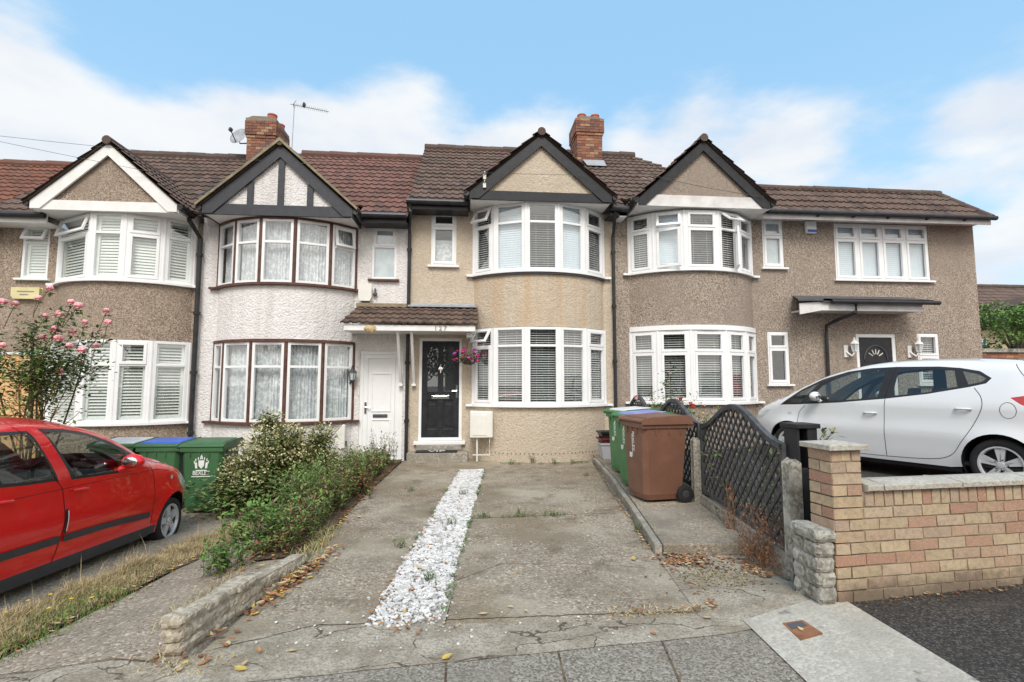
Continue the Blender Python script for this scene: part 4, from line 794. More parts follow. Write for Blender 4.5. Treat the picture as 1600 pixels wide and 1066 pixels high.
def make_bin(label, bmat, panel, loc, rz, prt, group):
    r_ = thing('wheelie_bin', label, 'wheelie bin', loc, rz, group, local=True)
    H = .93; fr = lambda z: (.235 + .05 * z / H, -.25 - .025 * z / H, .22 + .07 * z / H)  # half width, front y, back y
    mb = MB(); rings = []
    for z in (.03, .10, .5, H):
        hw, f, b = fr(z); c = .05; k = .02 if z < .05 else 0; hw -= k; f += k
        rings.append([(-hw + c, f, z), (hw - c, f, z), (hw, f + c, z), (hw, b, z), (-hw, b, z), (-hw, f + c, z)])
    vs = [p for rg in rings for p in rg]; fs = [tuple(range(5, -1, -1))]
    for i in range(len(rings) - 1): fs += [(i * 6 + k, i * 6 + (k + 1) % 6, (i + 1) * 6 + (k + 1) % 6, (i + 1) * 6 + k) for k in range(6)]
    mb.add(vs, fs); hw, f, b = fr(H); mb.box(-hw - .012, hw + .012, f - .015, b + .01, H - .06, H)
    for x in (-.16, -.03, .1): mb.box(x, x + .012, f - .012, f + .01, H - .14, H - .06)
    for y in (-.12, .05, .2):
        for q in (-1, 1): mb.box(min(q * (hw - .02), q * (hw + .006)), max(q * (hw - .02), q * (hw + .006)), y, y + .012, H - .14, H - .06)
    body = mb.build('bin_body', bmat, r_, bevel=.012)
    mb = MB(); P = [(f - .028, H + .002), (b + .05, H + .002), (b + .04, H + .055), (b - .02, H + .085), (f + .06, H + .055), (f - .028, H + .035)]; mb.prism(P, -hw - .035, hw + .035, 'X'); ld = mb.build('lid', bmat, r_, bevel=.014)
    y0, y1 = f + .03, b - .03; z0, z1 = H + .058, H + .086
    mb = MB(); mb.add([(-hw + .0, y0, z0 - .02), (hw - .0, y0, z0 - .02), (hw - .0, y1, z1 - .02), (-hw + .0, y1, z1 - .02), (-hw + .03, y0 + .03, z0 + .014), (hw - .03, y0 + .03, z0 + .014), (hw - .03, y1 - .03, z1 + .012), (-hw + .03, y1 - .03, z1 + .012)], [(4, 5, 6, 7), (0, 1, 5, 4), (1, 2, 6, 5), (2, 3, 7, 6), (3, 0, 4, 7)]); mb.build('lid_panel', panel or bmat, ld, bevel=.006)
    for q in (-1, 1):
        mb = MB(); mb.lathe([(.02, -.022), (.05, -.026), (.055, -.018), (.08, -.018), (.1, -.02), (.1, .02), (.08, .024), (.02, .024)], (q * .285, .24, .10), 'X', 20); wl = mb.build('wheel', 'rubber', r_)
        mb = MB(); mb.lathe([(.0, -.03), (.03, -.03), (.045, -.025)], (q * .285, .24, .10), 'X', 12) if q < 0 else mb.lathe([(.0, .03), (.03, .03), (.045, .025)], (q * .285, .24, .10), 'X', 12); mb.build('hub', 'dark_metal', wl)
    mb = MB(); mb.tube([(-.27, .24, .1), (.27, .24, .1)], .012); mb.tube([(-hw, b + .07, H - .04), (hw, b + .07, H - .04)], .016); [mb.box(q * hw - .015, q * hw + .015, b, b + .08, H - .06, H - .02) for q in (-1, 1)]; mb.build('handle', bmat if bmat == 'bin_brown' else 'black_plastic', r_)
    sl = .025 / H
    T = lambda x, y, z: (x, -.25 - sl * z - .0015 - y, z)
    if prt == 'crest':
        mb = MB(); crest(mb, 0, .60, .75, T); mb.box(-.13, .13, 0, .002, .515, .527, T); mb.build('emblem', 'print_white', body); text('lettering', 'BEXLEY', .082, T(0, 0, .545), (1, 0, 0), (0, -sl, 1), 'print_white', body, .001, sx=.85)
    elif prt == 'small':
        mb = MB(); crest(mb, -.13, .66, .28, T); mb.box(-.09, .15, 0, .002, .645, .65, T); mb.box(-.02, .15, 0, .002, .58, .587, T); mb.build('emblem', 'print_white', body); text('lettering', 'BEXLEY', .055, T(.03, 0, .665), (1, 0, 0), (0, -sl, 1), 'print_white', body, .001, sx=.85)
    elif prt == 'side':
        mb = MB(); mb.box(-.035, -.028, 0, .002, .52, .86, T); mb.box(-.11, -.05, 0, .002, .50, .56, T); mb.build('emblem', 'print_white', body); text('lettering', 'BEXLEY', .072, T(-.03, 0, .70), (0, sl, -1), (1, 0, 0), 'print_white', body, .001)
    return r_
gL = 'wheeled bins by the red car'; gR = 'wheeled bins on the raised path'
make_bin('green wheeled bin with large white BEXLEY crest beside the shrub', 'bin_green', None, (-3.80, 8.12, -.345), 0, 'crest', gL)
make_bin('green wheeled bin with blue lid panel, middle of the three by the red car', 'bin_green', 'lid_blue', (-4.45, 8.20, -.345), .03, 'small', gL)
make_bin('green wheeled bin with white lid panel behind the red car bonnet', 'bin_green', 'lid_white', (-5.10, 8.25, -.345), -.02, None, gL)
make_bin('brown wheeled bin nearest the camera on the raised path', 'bin_brown', None, (2.30, 6.23, .105), -radians(82), 'side', gR)
make_bin('green wheeled bin with violet-blue lid panel tucked behind the brown bin', 'bin_green2', 'lid_violet', (2.41, 6.95, .105), -radians(84), 'side', gR)
make_bin('green wheeled bin with white lid panel, farthest bin by the cream bay', 'bin_green2', 'lid_white', (2.60, 8.05, .105), -radians(80), 'side', gR)
# recycling boxes
def crate(name, x, y, z, h, mat, label):
    mb = MB(); w0, w1, d0, d1 = .20, .245, .13, .165
    for (a, b, t_) in ((0, 0, 0),):
        vo_ = [(x - w0, y - d0, z), (x + w0, y - d0, z), (x + w0, y + d0, z), (x - w0, y + d0, z), (x - w1, y - d1, z + h), (x + w1, y - d1, z + h), (x + w1, y + d1, z + h), (x - w1, y + d1, z + h), (x - w1 + .02, y - d1 + .02, z + h), (x + w1 - .02, y - d1 + .02, z + h), (x + w1 - .02, y + d1 - .02, z + h), (x - w1 + .02, y + d1 - .02, z + h), (x - w0 + .02, y - d0 + .02, z + .02), (x + w0 - .02, y - d0 + .02, z + .02), (x + w0 - .02, y + d0 - .02, z + .02), (x - w0 + .02, y + d0 - .02, z + .02)]
        f = [(0, 3, 2, 1), (12, 13, 14, 15)]
        for k in range(4): k2 = (k + 1) % 4; f += [(k, k2, 4 + k2, 4 + k), (4 + k, 4 + k2, 8 + k2, 8 + k), (8 + k, 8 + k2, 12 + k2, 12 + k)]
        mb.add(vo_, f); mb.box(x - w1 - .012, x + w1 + .012, y - d1 - .012, y - d1 + .004, z + h - .035, z + h); mb.box(x - w1 - .012, x - w1 + .004, y - d1, y + d1, z + h - .035, z + h)
    tag(mb.build(name, mat), label, 'recycling box', 'recycling boxes stacked by the bay')
crate('recycling_box', 2.72, 9.55, .11, .30, 'clear_grey', 'translucent grey recycling box at the bottom of the stack by the bay')
crate('recycling_box', 2.72, 9.55, .37, .13, 'maroon', 'dark red recycling box in the middle of the stack by the bay')
crate('recycling_box', 2.72, 9.55, .47, .15, 'black_plastic', 'black recycling box on top of the stack by the bay')

# ------------------------------------------------------------------ brick garden wall, stone stub, posts, lattice fence
GW = thing('brick_garden_wall', 'multicoloured yellow-red brick garden wall with pale coping and end pillar', 'garden wall', (3.5, 3.4, .05))
wd_ = Vector((cos(radians(5)), sin(radians(5)))); wn = Vector((wd_.y, -wd_.x)); w0 = Vector((2.382, 3.215))
TW = lambda u, n, v: ((w0 + wd_ * u + wn * n).x, (w0 + wd_ * u + wn * n).y, v)
rnd = random.Random(3)
def rough_brick(mb, u0, u1, n0, n1, v0, v1, T, tint, j=.0025):
    vs = [(u + rnd.uniform(-j, j), n + rnd.uniform(-j, j), v + rnd.uniform(-j, j)) for v in (v0, v1) for (u, n) in ((u0, n0), (u1, n0), (u1, n1), (u0, n1))]
    mb.add(vs, [(0, 3, 2, 1), (4, 5, 6, 7), (0, 1, 5, 4), (1, 2, 6, 5), (2, 3, 7, 6), (3, 0, 4, 7)], T, tint)
br = MB(); zb = .02; NC = 9
for c in range(-1, NC):
    z = zb + c * .0745; u = .0 if c % 2 == 0 else -.1125
    while u < 7.5:
        a, b = max(u, 0), u + .225
        if b > .02: rough_brick(br, a + .005, b - .005, -.10, .0, z + .005, z + .0695, TW, rnd.random() * .97 + .015)
        u += .225
z = zb + NC * .0745; u = .235
while u < 7.5: rough_brick(br, u + .005, u + .07, -.20, .0, z + .005, z + .105, TW, rnd.random() * .97 + .015); u += .075
PC_ = 14
for c in range(NC, PC_):
    z = zb + c * .0745; cuts = [.0, .225] if c % 2 else [.0, .11, .225]
    if c == PC_ - 1: cuts = [0, .075, .15, .225]
    for k in range(len(cuts) - 1): rough_brick(br, cuts[k] + .004, cuts[k + 1] - .004, -.1, .0, z + .005, z + .0695, TW, rnd.random() * .97 + .015)
for c in range(-1, PC_):
    z = zb + c * .0745; cuts = [.0, .21] if c % 2 else [.0, .105, .21]
    for k in range(len(cuts) - 1):
        rough_brick(br, .0, .10, -cuts[k + 1] + .005, -max(cuts[k], .003) - .005 + (.005 if k == 0 else 0), z + .005, z + .0695, TW, rnd.random() * .97 + .015)
        if c >= NC: rough_brick(br, .125, .225, -cuts[k + 1] + .005, -.105, z + .005, z + .0695, TW, rnd.random() * .97 + .015)
br.build('brickwork', 'brick_yellow', GW, bevel=.003)
mb = MB(); mb.box(.006, 7.5, -.2, -.006, -.2, zb + NC * .0745 + .1, TW); mb.box(.006, .219, -.204, -.006, -.2, zb + PC_ * .0745 - .003, TW); mb.build('mortar', 'mortar', GW)
u = .36
zc = zb + NC * .0745 + .108
cps = [.235, .36, .98, 1.60, 2.22, 2.84, 3.5, 4.2, 4.8, 5.4, 6.0, 6.6, 7.2]
for k in range(len(cps) - 1): mb = MB(); mb.prism([(-.24, zc), (.03, zc), (.03, zc + .035), (-.10, zc + .052), (-.24, zc + .035)], cps[k] + .003, cps[k + 1] - .003, 'X', T=lambda a, b, c_: TW(a, b, c_)); mb.build('coping_slab', 'coping', GW, bevel=.004)
zp = zb + PC_ * .0745 + .003; mb = MB(); a0, a1, b0, b1 = -.035, .26, -.245, .035
mb.add([(a0, b1, zp), (a1, b1, zp), (a1, b0, zp), (a0, b0, zp), (a0, b1, zp + .035), (a1, b1, zp + .035), (a1, b0, zp + .035), (a0, b0, zp + .035), ((a0 + a1) / 2, (b0 + b1) / 2, zp + .055)], [(0, 1, 2, 3), (0, 4, 5, 1), (1, 5, 6, 2), (2, 6, 7, 3), (3, 7, 4, 0), (4, 8, 5), (5, 8, 6), (6, 8, 7), (7, 8, 4)], TW); mb.build('pillar_cap', 'coping', GW, bevel=.004)
def stone_block(mb, x0, x1, y0, y1, z0, z1, T=None, amp=.005, n=5, seed=0):
    "split-faced block: subdivided box with broken faces and worn corners"
    nx, ny, nz_ = max(3, int((x1 - x0) / .02)), max(3, int((y1 - y0) / .02)), max(3, int((z1 - z0) / .02)); sk = rnd.uniform(-.004, .004)
    def P(a, b, c):
        x, y, z = x0 + (x1 - x0) * a, y0 + (y1 - y0) * b, z0 + (z1 - z0) * c; q = Vector((x * 11 + seed, y * 11, z * 16)); f1, f2 = noise.noise(q), noise.noise(q * 3.1)
        e = [max(0, 1 - min(t_, 1 - t_) * L_ / .012) for t_, L_ in ((a, x1 - x0), (b, y1 - y0), (c, z1 - z0))]; k = (e[0] * e[1] + e[1] * e[2] + e[0] * e[2]) * .007
        d = amp * (f1 + .6 * f2) - k
        ux = (-1 if a < .01 else 1 if a > .99 else 0); uy = (-1 if b < .01 else 1 if b > .99 else 0); uz = (-1 if c < .01 else 1 if c > .99 else 0)
        return (x + ux * d + sk, y + uy * d, z + uz * d * .45)
    def face(f, na, nb):
        b_ = [(f(i / na, j / nb)) for j in range(nb + 1) for i in range(na + 1)]
        mb.add(b_, [(j * (na + 1) + i, j * (na + 1) + i + 1, (j + 1) * (na + 1) + i + 1, (j + 1) * (na + 1) + i) for j in range(nb) for i in range(na)], T)
    for q in (0, 1): face(lambda a, b: P(a, q, b), nx, nz_); face(lambda a, b: P(q, a, b), ny, nz_); face(lambda a, b: P(a, b, q), nx, ny)
mb = MB(); z = .0; k = 0
for h in (.11, .095, .095, .095, .09, .075):
    if k < 5: stone_block(mb, 2.235, 2.365, 3.19, 3.33 + (.05 if k % 2 else 0), z, z + h - .006, seed=k * 3.1, amp=.006); stone_block(mb, 2.24, 2.36, 3.338 + (.05 if k % 2 else 0), 3.46, z, z + h - .006, seed=k * 5.7 + 9, amp=.008)
    else: stone_block(mb, 2.228, 2.37, 3.185, 3.47, z, z + h, seed=31, amp=.010)
    z += h; k += 1
mb.box(2.255, 2.35, 3.205, 3.45, -.05, .53)
tag(mb.build('stone_wall_stub', 'stone_grey'), 'short weathered grey stone wall stub at the foot of the brick pillar', 'stone wall')
LW = MB(); lx = lambda y: -1.615 + .17 * (y - 3.1); hs = (.085, .075, .075, .065); z = -.07
for c in range(4):
    y = 3.09; k = 0; lens = [.20, .3, .22, .30, .20, .26] if c % 2 else [.32, .22, .28, .24, .2, .22]
    for L in lens:
        ym = y + L / 2; x = lx(ym); dz = -.055 * (ym - 3.1) - (.05 if c == 3 and ym > 3.9 else 0); w_ = .062 + (.006 if c == 3 else 0)
        if not (c == 3 and ym > 4.35): stone_block(LW, x - w_ + rnd.uniform(-.011, .011), x + w_ + rnd.uniform(-.011, .011), y, y + L - .010, z + dz, z + dz + hs[c] - .009 + rnd.uniform(-.004, .004), T=lambda a, b, d, ym=ym: (a + .17 * (b - ym), b, d), seed=c * 7 + k * 1.7, amp=.011)
        y += L; k += 1
    z += hs[c]
LW.prism([(3.11, -.1), (4.5, -.1), (4.5, .10), (3.9, .14), (3.11, .195)], -.05, .05, 'X', T=lambda a, b, d: (lx(b) + a, b, d))
tag(LW.build('low_stone_wall', 'stone'), 'low pale broken stone edging wall between the drive and the left path', 'stone wall')
# concrete posts and gravel boards
def post(x, y, z0, z1, mat, label, w=.10, name='concrete_post'):
    mb = MB(); mb.prism([(-w / 2, z0), (w / 2, z0), (w / 2, z1 - .03), (.0, z1), (-w / 2, z1 - .03)], -w / 2, w / 2, 'Y', T=lambda a, b, c: (x + a, y + b, c)); tag(mb.build(name, mat, bevel=.006), label, 'post')
post(2.475, 3.78, -.05, .93, 'stone_grey', 'short rough concrete post behind the stone wall stub', .09)
post(fence_x(6.0) - .05, 6.0, -.05, .86, 'concrete_edge', 'short concrete post between the two lattice fence panels beside the brown bin', .075)
post(fence_x(7.95), 7.95, -.05, .86, 'concrete_edge', 'concrete post behind the bins, deeper along the lattice fence', .075)
bx, by = 2.60, 3.84
r_ = thing('gate_post', 'black hollow timber post with flat cap behind the brick pillar', 'post', (bx, by, 0))
mb = MB(); mb.box(bx - .085, bx - .060, by - .08, by + .08, .5, 1.16); mb.box(bx - .060, bx + .0, by + .05, by + .08, .0, 1.16); mb.box(bx - .060, bx + .0, by - .08, by - .05, .0, .86); mb.box(bx + .0, bx + .08, by - .085, by + .085, .0, 1.16); mb.build('post', 'black_paint', r_, bevel=.004)
mb = MB(); mb.box(bx - .105, bx + .10, by - .10, by + .10, 1.16, 1.195); mb.build('cap', 'black_paint', r_, bevel=.004)
def gravel_board(y0, y1, label, z1=.22):
    mb = MB(); n = Vector((fence_x(y1) - fence_x(y0), y1 - y0)).normalized(); p = Vector((fence_x(y0), y0)); L = (Vector((fence_x(y1), y1)) - p).length
    mb.box(0, L, -.02, .02, -.1, z1, T=lambda u, v, w_: (p.x + n.x * u - n.y * v, p.y + n.y * u + n.x * v, w_)); tag(mb.build('gravel_board', 'concrete_edge', bevel=.004), label, 'gravel board')
gravel_board(3.86, 5.97, 'concrete gravel board under the nearest lattice panel', .20); gravel_board(6.04, 7.92, 'concrete gravel board under the lattice panel by the brown bin'); gravel_board(7.98, 9.9, 'concrete gravel board under the farthest lattice panel')
def panel(y0, y1, label):
    p = Vector((fence_x(y0) + .03, y0)); q = Vector((fence_x(y1) + .03, y1)); L = (q - p).length; d = (q - p).normalized(); r_ = thing('fence_panel', label, 'fence panel', (p.x, p.y, .2), group='lattice fence panels')
    T = lambda u, n, v: (p.x + d.x * u + d.y * n, p.y + d.y * u - d.x * n, v); zb_ = .225
    top = lambda u: 1.03 + .27 * (.5 - .5 * cos(2 * pi * u / L)) ** 1.0
    mb = MB(); n = 40
    for i in range(n):
        u, v = L * i / n, L * (i + 1) / n; a, b = top(u), top(v)
        mb.add([(u, -.025, a), (v, -.025, b), (v, .025, b), (u, .025, a), (u, -.025, a - .055), (v, -.025, b - .055), (v, .025, b - .055), (u, .025, a - .055)], [(0, 1, 2, 3), (4, 7, 6, 5), (0, 4, 5, 1), (3, 2, 6, 7)], T)
    mb.box(0, .05, -.025, .025, zb_, top(0) - .0, T); mb.box(L - .05, L, -.025, .025, zb_, top(L), T); mb.box(.05, L - .05, -.025, .025, zb_, zb_ + .05, T); mb.build('frame', 'timber_grey', r_, bevel=.004)
    mb = MB(); sp = .090
    for s, nn in ((1, .006), (-1, -.006)):
        k = -40
        while k < 60:
            c = k * sp * 1.414; seg = []; uu = 0
            while uu < L:
                v = zb_ + s * (uu - c) if s > 0 else zb_ - (uu - c)
                if zb_ + .02 < v < top(uu) - .03 and .02 < uu < L - .02: seg.append((uu, v))
                uu += .03
            if len(seg) > 1:
                (ua, va), (ub, vb) = seg[0], seg[-1]; e = Vector((ub - ua, vb - va)).normalized(); w_ = .013; ox, oz = -e.y * w_, e.x * w_
                n0, n1 = (nn - .0055, nn + .0055)
                vs = [(ua + ox, n0, va + oz), (ub + ox, n0, vb + oz), (ub - ox, n0, vb - oz), (ua - ox, n0, va - oz), (ua + ox, n1, va + oz), (ub + ox, n1, vb + oz), (ub - ox, n1, vb - oz), (ua - ox, n1, va - oz)]
                mb.add(vs, [(0, 1, 2, 3), (7, 6, 5, 4), (0, 4, 5, 1), (2, 6, 7, 3)], T)
            k += 1
    mb.build('lattice', 'timber_grey', r_)
panel(3.90, 5.98, 'black wavy-topped lattice panel nearest the camera, right of the brown bin'); panel(6.05, 7.92, 'black wavy-topped lattice panel directly behind the brown bin'); panel(7.98, 9.86, 'black wavy-topped lattice panel farthest back, by the house wall')
# stop tap cover
Q = [ground_at(*c, .014) for c in ((1223, 976), (1254, 971), (1286, 992), (1251, 1003))]; p = Q[0]
r_ = thing('stopcock_cover', 'small square brown metal cover set in the white slab', 'utility cover', (p.x, p.y, p.z))
mb = MB(); mb.add([(q.x, q.y, q.z + .009) for q in Q] + [(q.x, q.y, q.z - .01) for q in Q], [(3, 2, 1, 0), (0, 1, 5, 4), (1, 2, 6, 5), (2, 3, 7, 6), (3, 0, 4, 7)]); mb.build('frame', 'litter_brown', r_)
mb = MB(); mb.add([tuple(Q[0].lerp(Q[1], a).lerp(Q[3].lerp(Q[2], a), b) + Vector((0, 0, .0115))) for a, b in ((.1, .1), (.85, .1), (.85, .42), (.1, .42))], [(3, 2, 1, 0)]); mb.build('hole', 'dark_grey', r_)
# ------------------------------------------------------------------ cars
def seg_dist(p, a, b):
    ab = b - a; t = max(0, min(1, (p - a).dot(ab) / max(ab.length_squared, 1e-9))); return (p - (a + ab * t)).length
def resample(pts, step):
    # Catmull-Rom through the points, then even spacing
    P = [Vector(p) for p in pts]; out = []
    for i in range(len(P) - 1):
        a, b, c, d = P[max(i - 1, 0)], P[i], P[i + 1], P[min(i + 2, len(P) - 1)]; n = max(1, int((c - b).length / step + .5))
        for k in range(n):
            t = k / n; out.append(.5 * ((2 * b) + (c - a) * t + (2 * a - 5 * b + 4 * c - d) * t * t + (3 * b - a - 3 * c + d) * t ** 3))
    out.append(P[-1]); return out
def build_car(name, label, loc, heading, pitch, sp):
    """local axes: X forward (0 = rear wheel centre line), Y left, Z up. sp holds the side profile"""
    root = thing(name, label, 'car', loc, 0, sp.get('group'), local=True); root.rotation_euler = (0, pitch, heading)
    W = sp['half']; E = resample(sp['edge'], .055); wb = sp['wb']; rc = sp.get('rc', 0); ar = sp['arch']; sill = sp['sill']; s0, s1 = sp['ends']; zbelt = sp['belt']
    def Y(s, z, d):
        y = W; f = (s - (s1 - .95)) / .95; r = ((s0 + .7) - s) / .7
        if f > 0: y -= sp.get('nose_in', .20) * f ** 2.4
        if r > 0: y -= .10 * r ** 2.2
        if z > zbelt: y -= sp['tumble'] * (z - zbelt) ** 1.25
        y -= .05 * max(0, (.5 - z) / .35) ** 2 + .018 * (1 - exp(-((z - .62) / .12) ** 2)) * (1 if z < zbelt else 1)
        for c in (rc, wb): # flared arch lips
            q = sqrt((s - c) ** 2 + (z - sp['wr']) ** 2); y += .018 * exp(-((q - ar) / .06) ** 2)
        R = sp['round']
        if d < R: y -= R * (1 - sqrt(max(0, 1 - (1 - d / R) ** 2)))
        return max(y, .05)
    # outline of the side sheet
    arc = lambda c: [Vector((c + ar * cos(a), max(sp['wr'] + ar * sin(a), sill))) for a in [radians(-20 + 220 * k / 22) for k in range(23)] if sp['wr'] + ar * sin(a) > sill - .001]
    out = list(E) + [Vector((wb + ar + .02, sill))] if E[-1].y > sill + .02 or True else list(E)
    out += arc(wb); n = 16; a_ = Vector((wb - ar, sill)); b_ = Vector((rc + ar, sill)); out += [a_.lerp(b_, k / n) for k in range(1, n)]; out += arc(rc)
    out = [p for i, p in enumerate(out) if i == 0 or (p - out[i - 1]).length > .004]
    nb = len(out); op = [tuple(p) for p in out]; pts = list(out); edges = [(i, (i + 1) % nb) for i in range(nb)]
    def curve_in(poly):
        P = []
        for i in range(len(poly)):
            a, b = Vector(poly[i]), Vector(poly[(i + 1) % len(poly)]); m = max(1, int((b - a).length / .05))
            P += [a.lerp(b, k / m) for k in range(m)]
        k0 = len(pts); pts.extend(P); edges.extend([(k0 + i, k0 + (i + 1) % len(P)) for i in range(len(P))])
    regs = sp['regions']   # (name, material, polygon), first match wins
    for (_, _, poly) in regs: curve_in(poly)
    st = .055; z = .18
    while z < 1.7:
        s = s0
        while s < s1:
            q = Vector((s + (.5 * st if int(z / st) % 2 else 0), z))
            if inside(tuple(q), op) and min(seg_dist(q, out[i], out[(i + 1) % nb]) for i in range(nb)) > .018: pts.append(q)
            s += st
        z += st
    for d in (.015, .035, .065):   # tight rows just inside the upper edge, for the rounding
        for i in range(1, len(E) - 1):
            t_ = (E[i + 1] - E[i - 1]).normalized(); q = E[i] + Vector((t_.y, -t_.x)) * d
            if inside(tuple(q), op): pts.append(q)
    V2, _, F2, *_ = delaunay_2d_cdt(pts, edges, [], 0, 1e-4)
    def edist(p): return min(seg_dist(p, E[i], E[i + 1]) for i in range(len(E) - 1))
    V3 = [(v.x, Y(v.x, v.y, edist(v)), v.y) for v in V2]; groups = {}
    def put(g_, mat, verts, face): groups.setdefault((g_, mat), []).append([verts[i] for i in face])
    for f in F2:
        c = sum((V2[i] for i in f), Vector((0, 0))) / len(f)
        if not inside(tuple(c), op): continue
        key = ('car_body', sp['paint'])
        for (nm, mt, poly) in regs:
            if inside(tuple(c), poly): key = (nm, mt); break
        k2 = 0 if key[0] == 'car_body' else 1; put(key[0], (key[1], k2), V3, f); put(key[0], (key[1], -k2), [(x, -y, z) for x, y, z in V3], list(reversed(f)))
    # top sheet from tail over roof and bonnet to nose
    M_ = 18; n = len(E); rows = []
    for i in range(n):
        t_ = (E[min(i + 1, n - 1)] - E[max(i - 1, 0)]).normalized(); nr = Vector((-t_.y, t_.x)); ye = Y(E[i].x, E[i].y, 0); cr = sp['crown'](i / (n - 1), E[i])
        rows.append([(E[i].x + nr.x * cr * (1 - abs(v) ** 2.2), v * ye, E[i].y + nr.y * cr * (1 - abs(v) ** 2.2)) for v in [-1 + 2 * k / M_ for k in range(M_ + 1)]])
    for i in range(n - 1):
        for k in range(M_):
            v = abs(-1 + 2 * (k + .5) / M_); mid = (E[i] + E[i + 1]) / 2; key = ('car_body', sp['paint'])
            for (nm, mt, lo, hi, vm, front) in sp['top']:
                if lo < mid.x < hi and v < vm and mid.y > front: key = (nm, mt); break
            q = [rows[i][k], rows[i][k + 1], rows[i + 1][k + 1], rows[i + 1][k]]; put(key[0], (key[1], 0), q, (0, 1, 2, 3))
    body = None; objs = {}
    for (nm, mt), fl in sorted(groups.items(), key=lambda kv: kv[0][0] != 'car_body'):
        mb = MB(); idx = {}
        for f in fl:
            ff = []
            for p in f:
                k = (round(p[0], 4), round(p[1], 4), round(p[2], 4))
                if k not in idx: idx[k] = len(mb.v); mb.v.append(p)
                if idx[k] not in ff: ff.append(idx[k])
            if len(ff) > 2: mb.f.append(ff); mb.tint.append(0); mb.uv.append(None)
        o = mb.build(nm, mt[0], root, smooth=True)
        bm = bmesh.new(); bm.from_mesh(o.data); bmesh.ops.recalc_face_normals(bm, faces=bm.faces); bm.to_mesh(o.data); bm.free(); o.data.shade_smooth() if hasattr(o.data, 'shade_smooth') else None
        objs[nm] = o
    body = objs['car_body']
    # seams, strips
    def ribbon(nm, mat, line, w, parent, out_=.0025, side=(1, -1)):
        P = resample(line, .03)
        for sd_ in side:
            mb = MB()
            for i in range(len(P) - 1):
                t_ = (P[i + 1] - P[i]).normalized(); nn = Vector((-t_.y, t_.x)) * w / 2
                q = [P[i] - nn, P[i + 1] - nn, P[i + 1] + nn, P[i] + nn]; mb.quad(*[(p.x, sd_ * (Y(p.x, p.y, edist(p)) + out_), p.y) for p in q])
            mb.build(nm, mat, parent, smooth=True)
    for nm, mat, line, w_, o_ in sp['ribbons']: ribbon(nm, mat, line, w_, body, o_)
    # door handles, mirrors
    for (s, z, L) in sp['handles']:
        for sd_ in (1, -1):
            mb = MB(); y = Y(s, z, 9); mb.tube([(s - L / 2, sd_ * (y + .004), z), (s - L * .3, sd_ * (y + .03), z + .004), (s + L * .3, sd_ * (y + .03), z), (s + L / 2, sd_ * (y + .004), z - .004)], .013, 8)
            mb.build('door_handle', sp['paint'], body, smooth=True)
    ms, mz = sp['mirror']
    for sd_ in (1, -1):
        y = Y(ms, mz, 9); mb = MB(); mb.ball((ms, sd_ * (y + .12), mz + .03), .1, 14, 9, (.75, 1.05, .72)); mb.tube([(ms, sd_ * (y - .03), mz - .06), (ms, sd_ * (y + .08), mz - .01)], .028, 8); mr = mb.build('wing_mirror', sp['paint'], root, smooth=True)
        mb = MB(); mb.ball((ms - .060, sd_ * (y + .125), mz + .03), .066, 14, 6, (.28, 1.1, .75)); mb.build('mirror_glass', 'chrome', mr, smooth=True)
    # wheels
    wr = sp['wr']
    for c in (rc, wb):
        for sd_ in (1, -1):
            yo = sd_ * (W - .035); yi = yo - sd_ * .19; k = sd_
            mb = MB(); mb.lathe([(wr * .62, yi), (wr * .92, yi), (wr * .99, yi + k * .02), (wr, yi + k * .05), (wr, yo - k * .05), (wr * .985, yo - k * .02), (wr * .93, yo - k * .003), (wr * .80, yo), (wr * .70, yo - k * .012), (wr * .66, yo - k * .02)], (c, 0, wr), 'Y', 48); wl = mb.build('wheel', 'rubber', root, smooth=True)
            rr = wr * .69; mb = MB(); mb.lathe([(rr * 1.0, yo - k * .02), (rr * 1.02, yo - k * .006), (rr * .96, yo - k * .006), (rr * .90, yo - k * .03), (rr * .88, yo - k * .12), (rr * .2, yo - k * .13)], (c, 0, wr), 'Y', 40)
            r1 = mb.build('rim', 'dark_metal' if sp['dark_rim'] else 'alloy', wl, smooth=True)
            mb = MB(); mb.lathe([(rr * 1.02, yo - k * .02), (rr * 1.035, yo - k * .004), (rr * .95, yo - k * .004), (rr * .90, yo - k * .03)], (c, 0, wr), 'Y', 40)
            for q in range(sp['spokes']):
                a = 2 * pi * q / sp['spokes'] + sp['spin']
                for da in sp['pair']:
                    def TS(u, v, n, a=a, da=da): x = u * cos(a) - (v + da * (u * .9 + .01)) * sin(a); z = u * sin(a) + (v + da * (u * .9 + .01)) * cos(a); return (c + x, yo - k * (.018 - n) - k * .028 * (1 - u / rr) * -0.2, wr + z)
                    w0_, w1_ = sp['spw']; mb.add([(rr * .12, -w0_, .0), (rr * .96, -w1_, -.004), (rr * .96, w1_, -.004), (rr * .12, w0_, .0), (rr * .12, -w0_, -.035), (rr * .96, -w1_, -.035), (rr * .96, w1_, -.035), (rr * .12, w0_, -.035)], [(0, 1, 2, 3), (0, 4, 5, 1), (1, 5, 6, 2), (2, 6, 7, 3)], TS)
            mb.lathe([(.0, yo - k * .006), (rr * .16, yo - k * .008), (rr * .20, yo - k * .02), (rr * .2, yo - k * .05)], (c, 0, wr), 'Y', 20)
            mb.build('spokes', 'alloy', wl)
            mb = MB(); [mb.ball((c + rr * .30 * cos(2 * pi * q / 5 + .6), yo - k * .02, wr + rr * .30 * sin(2 * pi * q / 5 + .6)), .011, 8, 4) for q in range(5)]; mb.build('wheel_nuts', 'dark_metal', wl)
    # wheel wells, floor, sills
    mb = MB()
